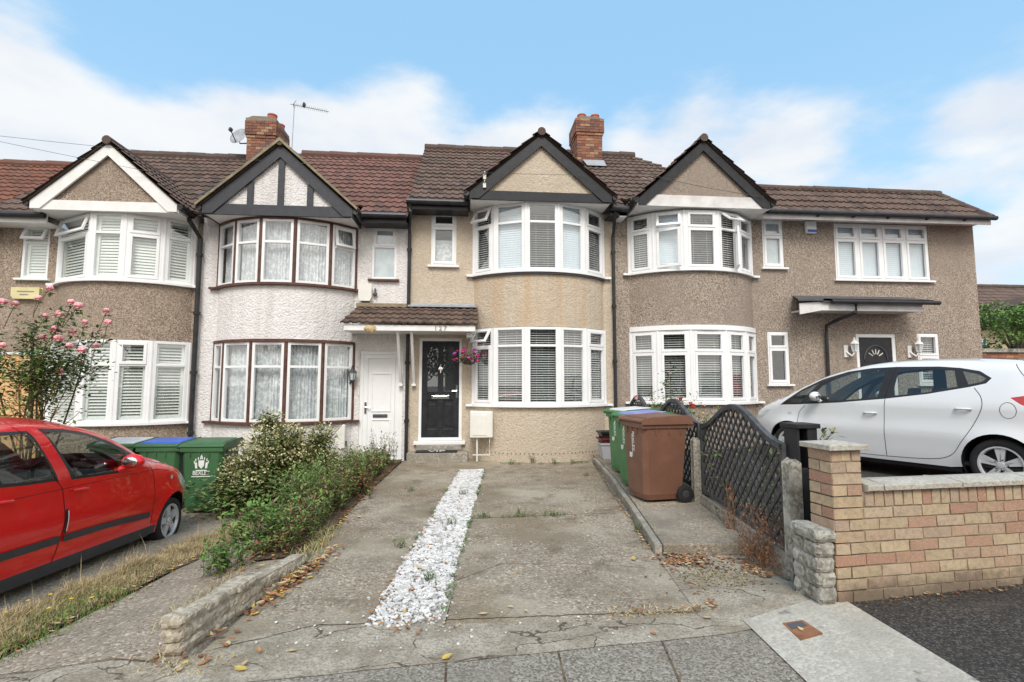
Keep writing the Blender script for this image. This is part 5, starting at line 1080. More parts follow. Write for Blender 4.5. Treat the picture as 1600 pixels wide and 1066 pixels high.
    for c in (rc, wb):
        for sd_ in (1, -1):
            A = [radians(-25 + 230 * k / 20) for k in range(21)]; ro = ar - .004
            for i in range(20):
                p, q = [(c + ro * cos(a), max(.14, wr + ro * sin(a))) for a in (A[i], A[i + 1])]
                mb.quad((p[0], sd_ * (Y(p[0], p[1], 9) - .008), p[1]), (q[0], sd_ * (Y(q[0], q[1], 9) - .008), q[1]), (q[0], sd_ * (W - .34), q[1]), (p[0], sd_ * (W - .34), p[1]))
            mb.add([(c + ro * cos(a), sd_ * (W - .34), max(.14, wr + ro * sin(a))) for a in A], [tuple(range(21))])
    mb.box(s0 + .12, s1 - .2, -W + .30, W - .30, .16, .24); mb.box(rc + ar + .02, wb - ar - .02, -W + .09, W - .09, .17, .23); mb.build('underbody', 'black_plastic', body)
    # cabin
    sc = sp['cabin']; fx = sc['front']; mb = MB()
    for (x, n_) in ((fx, 2), (fx - .85, 2)):
        for y in (-.36, .36):
            mb.box(x - .25, x + .25, y - .24, y + .24, .38, .55); mb.box(0, .13, -.24, .24, 0, .56, T=lambda a, b, c_, x=x, y=y: (x - .28 + a - c_ * .22, y + b * (1 - .15 * c_), .5 + c_)); mb.box(0, .09, -.12, .12, 0, .17, T=lambda a, b, c_, x=x, y=y: (x - .41 + a - c_ * .15, y + b, 1.09 + c_ - (.04 if n_ else 0)))
    mb.build('seats', 'seat_dark', root, bevel=.03)
    mb = MB(); mb.prism([(fx + .55, .55), (fx + .55, zbelt - .08), (fx + .68, zbelt - .02), (fx + 1.15, zbelt - .05), (fx + 1.15, .55)], -W + .14, W - .14, 'Y'); mb.box(s0 + .2, s1 - 1.0, -W + .10, W - .10, .25, .30); mb.build('dashboard', 'seat_dark', root, bevel=.02)
    mb = MB(); cx, cy, cz = fx + .38, sc['wheel_y'], zbelt - .06
    ring = [(cx - .08 * sin(2 * pi * k / 24), cy + .185 * cos(2 * pi * k / 24), cz + .17 * sin(2 * pi * k / 24)) for k in range(25)]; mb.tube(ring, .016, 8, caps=False); mb.ball((cx + .03, cy, cz), .07, 10, 6); mb.tube([(cx, cy - .18, cz), (cx, cy + .18, cz)], .014); mb.tube([(cx, cy, cz), (cx + .25, cy, cz - .1)], .03); mb.build('steering_wheel', 'rubber', root, smooth=True)
    return root
def ellipse(cx, cz, rx, rz, n=16): return [(cx + rx * cos(2 * pi * k / n), cz + rz * sin(2 * pi * k / n)) for k in range(n)]
# white car, nose towards the end house
dlo = [(2.76, .935), (2.42, 1.185), (2.11, 1.35), (1.75, 1.465), (1.42, 1.51), (1.10, 1.52), (.60, 1.51), (.37, 1.485), (.17, 1.44), (.05, 1.35), (.10, 1.285), (.26, 1.24), (.7, 1.145), (1.20, 1.07), (1.8, 1.00), (2.38, .955)]
whi = dict(half=.88, wb=2.615, arch=.37, wr=.31, sill=.225, ends=(-.74, 3.46), belt=1.0, tumble=.42, round=.11, paint='car_white', nose_in=.26, dark_rim=True, spokes=5, spin=.3, pair=(.15, -.15), spw=(.018, .026),
    edge=[(-.60, .26), (-.69, .40), (-.72, .62), (-.68, .82), (-.62, 1.0), (-.60, 1.15), (-.52, 1.33), (-.42, 1.48), (-.15, 1.54), (.3, 1.585), (.75, 1.60), (1.15, 1.595), (1.5, 1.56), (1.8, 1.49), (2.1, 1.395), (2.42, 1.24), (2.72, 1.065), (2.95, .975), (3.18, .885), (3.34, .77), (3.42, .60), (3.44, .42), (3.38, .28)],
    regions=[('quarter_glass', 'car_glass', [(2.66, .965), (2.41, 1.155), (2.14, 1.29), (2.40, .985)]),
             ('front_window', 'car_glass', [(2.30, 1.0), (2.08, 1.25), (1.88, 1.36), (1.62, 1.45), (1.22, 1.485), (1.29, 1.085), (1.8, 1.03)]),
             ('rear_window', 'car_glass', [(1.06, 1.485), (.60, 1.475), (.43, 1.45), (.38, 1.245), (.72, 1.165), (1.10, 1.115)]),
             ('rear_quarter_glass', 'car_glass', [(.34, 1.44), (.18, 1.40), (.10, 1.345), (.14, 1.305), (.27, 1.27)]),
             ('window_surround', 'car_trim', dlo),
             ('rear_lamp', 'lamp_red', [(-.13, 1.115), (-.30, 1.15), (-.60, 1.16), (-.66, 1.0), (-.40, .95), (-.22, 1.04)]),
             ('headlamp', 'lamp_clear', [(2.95, .86), (3.2, .80), (3.30, .72), (3.33, .64), (3.15, .70)]),
             ('front_door', 'car_white', [(2.33, .90), (2.43, .80), (2.44, .50), (2.36, .27), (1.215, .27), (1.205, .6), (1.20, .94), (1.15, 1.2), (1.10, 1.07), (1.8, .98), (2.35, .93)]),
             ('rear_door', 'car_white', [(1.19, .27), (.56, .33), (.34, .57), (.16, .90), (.13, 1.10), (.21, 1.23), (.7, 1.12), (1.15, 1.06), (1.18, .94)])],
    crown=lambda t, e: (.035 if 2.0 > e.x > -.2 and e.y > 1.3 else    .11 if e.x > 3.0 else .05 if e.x > 1.5 else .07),
    top=[('windscreen', 'car_glass', 1.62, 2.80, .80, 1.02), ('rear_screen', 'car_glass', -.62, -.42, .8, 1.12)],
    ribbons=[('door_seam', 'seam', [(2.33, .94), (2.44, .80), (2.45, .52), (2.39, .33)], .007, .002), ('door_seam', 'seam', [(1.10, 1.52), (1.17, 1.2), (1.20, .94), (1.21, .6), (1.21, .27)], .007, .002),
             ('door_seam', 'seam', [(.21, 1.23), (.135, 1.10), (.15, .93), (.34, .57), (.56, .33), (1.21, .275)], .007, .002), ('fuel_flap', 'seam', ellipse(-.11, .965, .075, .095) + [(-.035, .965)], .005, .002),
             ('sill_seam', 'seam', [(1.21, .275), (2.36, .27)], .006, .002), ('hatch_seam', 'seam', [(-.15, 1.52), (-.25, 1.36), (-.42, 1.14)], .006, .002), ('bumper_seam', 'seam', [(-.33, .58), (-.45, .70), (-.66, .78)], .006, .002), ('side_repeater', 'lamp_clear', [(2.56, .815), (2.62, .812)], .035, .006)],
    handles=[(1.38, .865, .17), (.31, .965, .17)], mirror=(2.10, 1.06), cabin=dict(front=1.42, wheel_y=-.36))
hd = radians(90 + 24)
build_car('parked_car', 'white hatchback parked on the right drive behind the brick wall', (6.35 + .88 * -sin(radians(24)) * 0 + .845 * cos(radians(24)), 5.68 + .845 * sin(radians(24)), .222), hd, 0, whi)
# red car, nose towards the houses: the same kind of build with its own profile (0 = rear wheel; front wheel at 2.34)
o_ = 2.34
red = dict(half=.77, wb=2.34, rc=-.62, arch=.335, wr=.268, sill=.19, ends=(-1.22, 3.06), belt=.98, tumble=.36, round=.14, paint='car_red', nose_in=.24, dark_rim=True, spokes=5, spin=.5, pair=(0,), spw=(.030, .042),
    edge=[(-1.06, .24), (-1.16, .40), (-1.18, .62), (-1.16, .85), (-1.12, 1.05), (-1.02, 1.25), (-.86, 1.36), (-.4, 1.405), (-.08, 1.415), (.3, 1.43), (.65, 1.42), (.95, 1.385), (1.25, 1.30), (1.55, 1.16), (1.82, 1.01), (2.05, .965), (2.3, .93), (2.55, .87), (2.78, .755), (2.92, .60), (2.975, .44), (2.93, .26)],
    regions=[('front_window', 'car_glass', [(.37, 1.355), (.63, 1.345), (.88, 1.30), (1.12, 1.22), (1.25, 1.155), (1.41, .995), (1.22, .955), (.62, .965)]),
             ('quarter_glass', 'car_glass', [(1.33, 1.145), (1.58, 1.02), (1.49, 1.0), (1.43, 1.01)]),
             ('rear_window', 'car_glass', [(-.56, 1.25), (-.3, 1.33), (.20, 1.345), (.40, .975), (.1, .98), (-.55, 1.02)]),
             ('window_surround', 'car_trim', [(.34, 1.385), (.64, 1.375), (.90, 1.33), (1.14, 1.25), (1.34, 1.165), (1.63, 1.02), (1.50, .975), (1.22, .93), (.58, .94)]),
             ('window_surround', 'car_trim', [(-.60, 1.27), (-.3, 1.36), (.22, 1.37), (.43, .95), (.1, .955), (-.59, .99)]),
             ('headlamp', 'lamp_clear', [(2.40, .80), (2.6, .75), (2.76, .62), (2.80, .53), (2.6, .60), (2.45, .70)]),
             ('front_door', 'car_red', [(1.82, .93), (1.88, .75), (1.90, .30), (.52, .30), (.53, .6), (.48, .88), (.40, .97), (.52, .93), (1.2, .92), (1.6, .96)]),
             ('rear_door', 'car_red', [(.50, .30), (.36, .30), (-.26, .30), (-.34, .62), (-.55, .90), (-.56, 1.0), (.38, .95), (.46, .88), (.51, .6)]),
             ('sill_trim', 'car_strip', [(-.27, .292), (1.99, .292), (1.99, .18), (-.27, .18)])],
    crown=lambda t, e: (.07 if 1.4 > e.x > -.9 and e.y > 1.2 else .13 if e.x > 2.4 else .09 if e.x > 1.2 else .07),
    top=[('windscreen', 'car_glass', 1.12, 1.84, .84, .9), ('rear_screen', 'car_glass', -1.11, -.90, .8, 1.05)],
    ribbons=[('door_seam', 'seam', [(1.80, .96), (1.87, .77), (1.90, .32)], .007, .002), ('door_seam', 'seam', [(.13, 1.40), (.38, .99), (.49, .86), (.53, .6), (.51, .42), (.48, .29)], .008, .002), ('waist_crease_shade', 'seam', [(-.3, .86), (.5, .875), (1.3, .89), (1.86, .90), (2.2, .86)], .004, .001),  # waist crease is a flat dark ribbon, its shade put into the colour
             ('rub_strip', 'car_strip', [(-.30, .467), (.50, .465)], .06, .012), ('rub_strip', 'car_strip', [(.545, .463), (1.2, .455), (1.83, .425)], .058, .012), ('side_repeater', 'lamp_clear', [(2.20, .785), (2.25, .78)], .04, .008), ('door_guard', 'black_plastic', [(.545, .70), (.55, .50)], .03, .008), ('door_guard', 'upvc', [(.555, .69), (.56, .52)], .010, .011)],
    handles=[(.70, .845, .18), (-.1, .86, .16)], mirror=(1.24, 1.01), cabin=dict(front=.62, wheel_y=-.33))
hh = radians(2.0); pt = radians(3.6)
cpos = Vector((-3.48, 6.5, -.375)); fwd_ = Vector((-sin(hh) * cos(pt), cos(hh) * cos(pt), -sin(pt))); org = cpos - fwd_ * 2.34 - Vector((.735, 0, 0))
build_car('parked_car', 'red hatchback at the left with its bonnet toward the green bins', tuple(org), radians(90) + hh, pt, red)
red2 = dict(whi); red2['paint'] = 'car_red'; red2['regions'] = [(a, 'car_red' if b == 'car_white' else b, c) for a, b, c in whi['regions']]
build_car('parked_car', 'red car roof showing behind the white car by the brick boundary wall', (12.5, 8.1, .25), radians(90), 0, red2)

# ------------------------------------------------------------------ background right
r_ = thing('boundary_wall', 'dark red brick boundary wall with grey coping at the right edge beyond the end house', 'boundary wall', (14, 12.2, .2))
mb = MB(); rnd = random.Random(9)
for c in range(31):
    u = 11.46 - (.11 if c % 2 else 0)
    while u < 18: mb.box(max(u, 11.46) + .005, u + .22, 12.2 + rnd.uniform(-.004, .004), 12.28, .0 + c * .075 + .005, .0 + c * .075 + .07, tint=rnd.random() * .97 + .01); u += .225
mb.build('brickwork', 'brick_red', r_); mb = MB(); mb.box(11.46, 18, 12.208, 12.42, 0, 2.32); mb.build('mortar', 'mortar_dark', r_); mb = MB(); mb.box(11.46, 18, 12.15, 12.47, 2.325, 2.42); mb.build('coping', 'stone_grey', r_)
r_ = thing('house', 'distant cream house with brown hipped roof behind the tree at the right edge', 'house', (36, 34, 0))
mb = MB(); wall_front(mb, 31, 42, 0, 5.6, [(34.2, 35.4, 3.2, 4.6)], Y=32); mb.build('wall', 'cream_wall', r_)
mb = MB(); rect_frame(mb, 34.2, 35.4, 3.2, 4.6, .1, 0, .08, lambda u, n, v: (u, 32 - n, v)); w_ = mb.build('window', 'upvc', r_); mb = MB(); mb.quad((34.2, 32.1, 3.2), (35.4, 32.1, 3.2), (35.4, 32.1, 4.6), (34.2, 32.1, 4.6)); mb.build('glass', 'car_glass', w_)
mb = MB(); tile_slope(mb, (30.4, 31.4, 5.5), (1, 0, 0), (0, 4, 3.4), 14, 5.25, u0=lambda v: v * .9, wave=.3, gauge=.45, seed=70); ridge_tiles(mb, (30.4, 31.4, 5.55), (34.6, 35.4, 8.95), .16); ridge_tiles(mb, (34.6, 35.4, 8.95), (44, 35.4, 8.95), .16)
mb.add([(30.4, 31.4, 5.5), (34.6, 35.4, 8.9), (30.4, 40, 5.5)], [(0, 1, 2)]); mb.prism([(34.6, 5.4), (39.6, 5.4), (37.1, 7.3)], 30.6, 34, 'Y'); mb.build('roof', 'tiles_brown', r_)
def leafy(mbs, blobs, n, L, W, hang=.2, seed=1):
    rnd = random.Random(seed); tot = sum(b[3] * b[4] * b[5] for b in blobs)
    for (x, y, z, rx, ry, rz) in blobs:
        for k in range(int(n * rx * ry * rz / tot)):
            while True:
                p = Vector((rnd.uniform(-1, 1), rnd.uniform(-1, 1), rnd.uniform(-1, 1)))
                if .35 < p.length < 1: break
            if noise.noise((p.x * 2.2 + x * 3, p.y * 2.2, p.z * 2.2 + seed)) < -.22: continue
            q = (x + p.x * rx, y + p.y * ry, z + p.z * rz); d = (p.x + rnd.uniform(-.8, .8), p.y + rnd.uniform(-.8, .8), p.z * .5 + rnd.uniform(-.8, .8) - hang); s = rnd.uniform(.6, 1.3)
            mbs[rnd.randrange(len(mbs))].leaf(q, d, (rnd.uniform(-.5, .5), rnd.uniform(-.5, .5), 1), L * s, W * s)
def tree(x, y, z, h, rx, label, seed, mats=('leaf', 'leaf_bright'), n=9000, L=.16, cat='tree'):
    r_ = thing('broadleaf_tree', label, cat, (x, y, z)); rnd = random.Random(seed); mb = MB(); top = h * .8; mb.tube([(x, y, z - .3), (x + .1, y, z + h * .25), (x - .05, y, z + h * .5), (x + .1, y, z + top)], [.05 * rx + .06, .04 * rx + .05, .03 * rx + .03, .02], 9); blobs = []
    for k in range(11):
        a = rnd.uniform(0, 2 * pi); zz = z + h * rnd.uniform(.3, .92); rr = rx * rnd.uniform(.3, .75); e = (x + rr * cos(a), y + rr * sin(a), zz); mb.tube([(x, y, z + (zz - z) * .55), ((x + e[0]) / 2, (y + e[1]) / 2, zz - .15 * h), e], [.06, .04, .012], 6); blobs.append((*e, rx * rnd.uniform(.32, .5), rx * rnd.uniform(.32, .5), rx * rnd.uniform(.28, .42)))
    mb.build('trunk', 'bark', r_); ms = [MB() for _ in mats]; leafy(ms, blobs, n, L, L * .6, seed=seed); c0 = None
    c0 = ms[0].build('crown', mats[0], r_); [m_.build('foliage', k, c0) for m_, k in zip(ms[1:], mats[1:])]
tree(22.6, 19.2, .3, 4.7, 1.8, 'bright green leafy tree between the end house and the distant cream house', 5, ('leaf_bright', 'leaf'), 9000, .15)

# ------------------------------------------------------------------ the other side of the road, which the window glass mirrors
for i, (x, lb) in enumerate(((-9, 'rendered house across the road, mirrored in the left windows'), (3.5, 'rendered house across the road, mirrored in the centre windows'))):
    r_ = thing('house', lb, 'house', (x, -19, 0), group='houses across the road'); mb = MB(); holes = [(x - 4.2, x - 2.2, .9, 2.3), (x + 1.6, x + 3.8, .9, 2.3), (x - 4.2, x - 2.2, 3.5, 4.8), (x + 1.6, x + 3.8, 3.5, 4.8), (x - .9, x + .1, 0, 2.1)]
    wall_front(mb, x - 5.2, x + 5.2, -.1, 5.2, holes, Y=-19, th=-.2); mb.quad((x - 5.2, -19, 0), (x - 5.2, -26, 0), (x - 5.2, -26, 5.2), (x - 5.2, -19, 5.2)); mb.quad((x + 5.2, -19, 0), (x + 5.2, -26, 0), (x + 5.2, -26, 5.2), (x + 5.2, -19, 5.2)); mb.build('wall', ('render_cream', 'pebbledash')[i], r_)
    for h in holes: mb = MB(); mb.quad((h[0], -19.15, h[2]), (h[1], -19.15, h[2]), (h[1], -19.15, h[3]), (h[0], -19.15, h[3])); w_ = mb.build('window' if h[2] > .5 else 'front_door', 'car_trim' if h[2] > .5 else 'lid_blue', r_); mb = MB(); rect_frame(mb, *h, .08, 0, .06, lambda u, n, v: (u, -19.1 + n, v)); mb.build('frame', 'upvc', w_)
    mb = MB(); mb.prism([(-18.5, 5.1), (-26.5, 5.1), (-22.5, 8.4)], x - 5.3, x + 5.3, 'X'); mb.build('roof', 'tiles_brown', r_)
tree(-3.0, -12.5, 0, 6.5, 2.2, 'street tree across the road, mirrored in the small cream-house window', 8, ('leaf', 'leaf_dark'), 4500, .22)
tree(9.5, -12.5, 0, 7.0, 2.4, 'street tree across the road, mirrored in the end house windows', 9, ('leaf', 'leaf_dark'), 4500, .22)

# ------------------------------------------------------------------ planting
rnd = random.Random(21)
def stem(mb, a, b, r0, r1, bend=.1, n=6, sub=0):
    a, b = Vector(a), Vector(b); m_ = a.lerp(b, .5) + Vector((rnd.uniform(-1, 1), rnd.uniform(-1, 1), rnd.uniform(-.3, .5))) * bend * (b - a).length
    P = [a.lerp(m_, k / n).lerp(m_.lerp(b, k / n), k / n) for k in range(n + 1)]; mb.tube(P, [r0 + (r1 - r0) * k / n for k in range(n + 1)], 5, caps=False); return P
# pink rose bush
r_ = thing('rose_bush', 'tall rose bush with pink blooms behind the red car', 'rose bush', (-5.5, 7.1, -.3)); sm_, l1, l2, l3, fl = MB(), MB(), MB(), MB(), MB(); tips = []
for k in range(17):
    b0 = Vector((-5.45 + rnd.uniform(-.15, .15), 7.1 + rnd.uniform(-.1, .1), -.3)); t0 = Vector((-5.55 + rnd.uniform(-.75, .6), 7.1 + rnd.uniform(-.5, .5), rnd.uniform(1.35, 2.15))); P = stem(sm_, b0, t0, .016, .008, .10, 8)
    for j in range(4):
        q = P[rnd.randrange(4, 9)]; e = q + Vector((rnd.uniform(-.38, .42), rnd.uniform(-.3, .3), rnd.uniform(.1, .55))); PP = stem(sm_, q, e, .006, .003, .2, 5); tips += PP[2:]
for q in tips:
    for j in range(28 if q.z > 1.4 else 4):
        c = q + Vector((rnd.gauss(0, .09), rnd.gauss(0, .09), rnd.gauss(0, .07))); (l1, l2, l3)[rnd.choice((0, 0, 1, 1, 2))].leaf(c, (rnd.uniform(-1, 1), rnd.uniform(-1, 1), rnd.uniform(-.5, .3)), (rnd.uniform(-.4, .4), rnd.uniform(-.4, .4), 1), rnd.uniform(.05, .085), rnd.uniform(.03, .05))
for (px, py) in [(78, 451), (60, 466), (111, 472), (122, 478), (71, 494), (93, 491), (133, 504), (86, 515), (113, 519), (67, 528), (92, 529), (166, 486), (169, 504), (5, 472), (24, 475), (108, 541), (93, 580), (4, 540), (128, 547), (150, 540)]:
    c = at(px, py, 7.0 + rnd.uniform(-.25, .25)); rad = rnd.uniform(.05, .075)
    P = stem(sm_, c - Vector((rnd.uniform(0, .15), .05, rnd.uniform(.25, .4))), c, .005, .004, .1, 4)
    for rr, nn, tl in ((1, 7, .1), (1, 6, -.4), (.75, 6, .6), (.45, 5, 1.2)):
        for j in range(nn): a = 2 * pi * j / nn + rr; fl.leaf(c + Vector((0, 0, -.01)), (cos(a), sin(a), tl), (0, 0, 1), rad * (1 if rr == 1 else .85), rad * .95)
    fl.ball(c + Vector((0, 0, .012)), rad * .66, 8, 5, (1, 1, .8), .22)
    for j in range(5): l1.leaf(c + Vector((0, 0, -.05)), (rnd.uniform(-1, 1), rnd.uniform(-1, 1), -.2), (0, 0, 1), .07, .04)
sm_.build('stems', 'stem', r_); l1.build('leaves', 'leaf', r_); l2.build('leaves', 'leaf_dark', r_); l3.build('leaves', 'leaf_bright', r_); fl.build('roses', 'rose_pink', r_)
# variegated shrub
r_ = thing('variegated_shrub', 'round shrub with cream-edged leaves in front of the white house bay', 'shrub', (-2.8, 8.1, -.3)); sm_, l1, l2, l3 = MB(), MB(), MB(), MB()
for k in range(46):
    a = rnd.uniform(0, 2 * pi); e = Vector((-2.78 + rnd.uniform(.2, .9) * cos(a), 8.1 + rnd.uniform(.1, .6) * sin(a), rnd.uniform(.1, .95))); P = stem(sm_, (-2.78 + .15 * cos(a), 8.1 + .15 * sin(a), -.3), e, .014, .004, .15)
bl = [(-2.85, 8.05, .22, .72, .55, .50), (-2.35, 8.1, .25, .42, .45, .42), (-3.3, 7.95, .05, .33, .4, .40), (-2.75, 7.95, .62, .5, .4, .30), (-2.95, 8.0, .92, .22, .25, .22), (-2.22, 8.1, .62, .28, .3, .30), (-2.05, 8.1, .30, .20, .3, .2)]
for (x, y, z, rx, ry, rz) in bl:
    for k in range(int(15000 * rx * ry * rz / .5)):
        p = Vector((rnd.gauss(0, 1), rnd.gauss(0, 1), rnd.gauss(0, 1))).normalized() * rnd.uniform(.5, 1.08)
        if noise.noise((p.x * 2 + x, p.y * 2, p.z * 2)) < -.3: continue
        q = Vector((x + p.x * rx, y + p.y * ry, z + p.z * rz)); m_ = rnd.random() < ((.75 if p.length > .78 else .4) if q.z > -.02 else .14); lf = l3 if m_ else (l1 if rnd.random() < .6 else l2); s = rnd.uniform(.7, 1.25) * (1 if q.z > 0 else 1.5)
        lf.leaf(q, (p.x + rnd.uniform(-.7, .7), p.y + rnd.uniform(-.7, .7), p.z + rnd.uniform(-.6, .7)), (rnd.uniform(-.5, .5), rnd.uniform(-.5, .5), 1), .042 * s, .026 * s)
for k in range(1200):
    q = Vector((rnd.gauss(-3.0, .35), rnd.gauss(7.7, .15), rnd.uniform(-.3, .12))); (l1 if k % 3 else l2).leaf(q, (rnd.uniform(-1, 1), -.6 + rnd.uniform(-.6, .6), rnd.uniform(-.3, .3)), (0, 0, 1), .09, .06)
for (x, y, z, rx, ry, rz) in bl:
    for k in range(int(9000 * rx * ry * rz / .5)):
        p = Vector((rnd.gauss(0, 1), rnd.gauss(0, 1), rnd.gauss(0, 1))).normalized() * rnd.uniform(.0, .85); (l1 if k % 2 else l2).leaf((x + p.x * rx, y + p.y * ry, z + p.z * rz), (rnd.uniform(-1, 1), rnd.uniform(-1, 1), rnd.uniform(-.6, .7)), (rnd.uniform(-.5, .5), rnd.uniform(-.5, .5), 1), .075, .048)
for k in range(2600):
    q = Vector((rnd.gauss(-2.75, .40), 7.95 + rnd.gauss(0, .28), rnd.uniform(-.3, .25))); (l1 if k % 3 else l2).leaf(q, (rnd.uniform(-1, 1), rnd.uniform(-1, 1), rnd.uniform(-.3, .3)), (0, 0, 1), .075, .05)
sm_.build('stems', 'stem', r_); l1.build('leaves', 'leaf', r_); l2.build('leaves', 'leaf_olive', r_); o = l3.build('leaves', 'leaf_cream', r_); o['label'] = 'cream-edged leaves'
# flower bed weeds
def weeds(mbs, n, region, hmax, leafL, leafW, dens=14, straight=.35, stemmb=None):
    for k in range(n):
        x, y, h = region(); z = g(x, y) + .02; h *= rnd.uniform(.5, 1.1) * hmax; e = Vector((x + rnd.gauss(0, .25) * h, y + rnd.gauss(0, .25) * h, z + h)); P = stem(stemmb, (x, y, z), e, .003, .0015, straight, 5)
        for j in range(dens):
            q = P[rnd.randrange(1, 6)] + Vector((rnd.gauss(0, .01), rnd.gauss(0, .01), rnd.gauss(0, .02))); mbs[rnd.randrange(len(mbs))].leaf(q, (rnd.uniform(-1, 1), rnd.uniform(-1, 1), rnd.uniform(-.2, .7)), (0, 0, 1), leafL * rnd.uniform(.6, 1.3), leafW * rnd.uniform(.6, 1.2))
def bedx(y): return -1.46 + .02 * (y - 4.5)
l1, l2, l3, l4, sm_ = MB(), MB(), MB(), MB(), MB()
def reg():
    y = 4.7 + 5.3 * rnd.random() ** .8; wd = .34 + .10 * (y - 4.7); t_ = rnd.random(); x = bedx(y) - wd * t_ - .04; return x, y, (.45 + .75 * sin(pi * min(1, t_ + .15))) * (.65 if y > 8.7 or y < 5.0 else .8 if y < 6 else 1.0)
weeds([l1, l1, l2, l3, l4, l3, l2], 900, reg, .40, .055, .026, 14, .3, sm_)
o = l1.build('bed_weeds', 'leaf'); tag(o, 'tangled green weeds covering the bed beside the drive', 'weeds', kind='stuff')
for mb, mt, lb in ((l2, 'leaf_bright', 'fresh light green shoots among the bed weeds'), (l3, 'leaf_olive', 'dull olive foliage among the bed weeds'), (l4, 'leaf_red', 'russet-red geranium leaves among the bed weeds'), (sm_, 'stem', 'thin brown stalks among the bed weeds')): tag(mb.build('bed_weeds', mt), lb, 'weeds', kind='stuff')
def plant(name, label, x, y, h, spread, n, mats, L, W, seed, flowers=None, grp=None, dens=18, cat='plant', lean=.2):
    global rnd
    rnd = random.Random(seed); r_ = thing(name, label, cat, (x, y, g(x, y)), group=grp); ms = [MB() for _ in mats]; sm2 = MB(); fl = MB()
    weeds(ms, n, lambda: (x + rnd.gauss(0, spread), y + rnd.gauss(0, spread), 1), h, L, W, dens, lean, sm2); sm2.build('stems', 'stem', r_); [m_.build('leaves', k, r_) for m_, k in zip(ms, mats)]
    if flowers:
        for k in range(flowers[1]): c = (x + rnd.gauss(0, spread * 1.2), y + rnd.gauss(0, spread * 1.2), g(x, y) + h * rnd.uniform(.6, 1)); fl.ball(c, flowers[2], 6, 4, (1, 1, .6), .25)
        fl.build('flowers', flowers[0], r_)
    return r_
plant('willowherb', 'bright green feathery clump in the middle of the flower bed', -1.93, 6.25, .52, .13, 60, ('leaf_bright', 'leaf'), .07, .014, 3, dens=26)
plant('willowherb', 'bright green clump in front of the shrub', -2.10, 7.1, .55, .12, 34, ('leaf_bright', 'leaf'), .07, .014, 4, dens=26)
plant('nettle_plant', 'leafy dark green plant leaning over the low stone wall', -1.95, 5.05, .40, .12, 34, ('leaf', 'leaf_bright'), .07, .04, 5, dens=16)
plant('nettle_plant', 'small leafy green plant on the left path side of the low stone wall', -1.95, 4.45, .20, .08, 22, ('leaf', 'leaf_bright'), .05, .03, 6)
plant('thistle_plant', 'tall spindly grey-green weed in front of the white front door', -1.55, 9.6, .62, .13, 30, ('leaf', 'leaf_olive'), .055, .02, 7, ('magenta', 5, .012), dens=20)
plant('cranesbill', 'reddish geranium clump with small pink flowers near the white door', -1.75, 8.6, .34, .22, 90, ('leaf_red', 'leaf', 'leaf_olive'), .05, .035, 8, ('rose_pink', 12, .016), dens=12)
plant('cranesbill', 'reddish low geranium spilling onto the drive edge', -1.52, 7.2, .26, .13, 70, ('leaf_red', 'leaf'), .05, .035, 9, dens=12)
plant('mallow_plant', 'magenta-flowered weed at the foot of the shrub', -2.75, 7.3, .26, .12, 22, ('leaf', 'leaf_bright'), .05, .03, 10, ('magenta', 4, .018))
for i, (x, y, h, lb) in enumerate([(1.25, 9.75, .22, 'tallest weed tuft at the foot of the cream bay'), (1.62, 9.62, .12, 'weed tuft at the foot of the cream bay, second from its tallest'), (2.0, 9.6, .10, 'low weed tuft at the foot of the cream bay, toward the bins'), (.85, 9.65, .10, 'low weed tuft at the bay foot nearest the white chippings'), (.62, 5.92, .07, 'weed tuft in the middle of the drive joint'), (.2, 5.9, .07, 'weed tuft in the drive joint beside the chippings'), (.95, 5.93, .05, 'smallest weed tuft in the drive joint'), (-.28, 4.05, .07, 'weed tuft at the front right of the white chippings'), (-.78, 7.4, .06, 'sprig growing alone on the left strip of the drive'), (-.16, 5.6, .08, 'weed tuft on the right edge of the white chippings'), (-.03, 7.1, .08, 'weed tuft farther up the right edge of the white chippings'), (-.60, 4.9, .08, 'weed tuft on the left edge of the white chippings'), (1.95, 8.4, .06, 'sprig on the drive near the raised path'), (1.75, 5.2, .10, 'weed tuft against the kerb of the raised path')]):
    plant('weed_tuft', lb, x, y, h * .75, .03, 10, ('leaf_bright', 'leaf'), .022, .010, 30 + i, grp='weeds in the drive joints', dens=9, cat='weed')
# rose with red flowers behind the fence
r_ = thing('rose_plant', 'slender rose with red blooms behind the lattice fence', 'rose bush', (3.45, 8.4, .2)); rnd = random.Random(12); sm_, l1, fl, f2 = MB(), MB(), MB(), MB(); tips = []
for e in ((3.42, 8.4, 1.72), (3.36, 8.5, 1.45), (3.5, 8.3, 1.3), (3.2, 8.3, 1.2), (3.66, 8.4, 1.15), (3.05, 8.4, 1.28), (3.75, 8.5, 1.1)):
    P = stem(sm_, (3.45, 8.4, .2), e, .012, .004, .06, 8); tips += P[5:]
for q in tips:
    for j in range(16): l1.leaf(q + Vector((rnd.gauss(0, .07), rnd.gauss(0, .07), rnd.gauss(0, .06))), (rnd.uniform(-1, 1), rnd.uniform(-1, 1), rnd.uniform(-.6, .2)), (0, 0, 1), .065, .035)
for (px, py, Yd, mb, r0) in ((1063, 624, 8.4, fl, .055), (1083, 635, 8.4, fl, .06), (1079, 631, 8.4, fl, .05), (994, 622, 8.6, f2, .055), (1048, 583, 8.4, f2, .03), (1101, 634, 8.5, f2, .03)):
    c = at(px, py, Yd)
    for j in range(10): a = j * 2.4; mb.leaf(c, (cos(a), sin(a), .3 + .1 * j), (0, 0, 1), r0, r0 * .9)
    mb.ball(c, r0 * .55, 6, 4, jit=.25)
sm_.build('stems', 'stem', r_); l1.build('leaves', 'leaf', r_); fl.build('roses', 'rose_red', r_); f2.build('roses', 'rose_pink', r_)
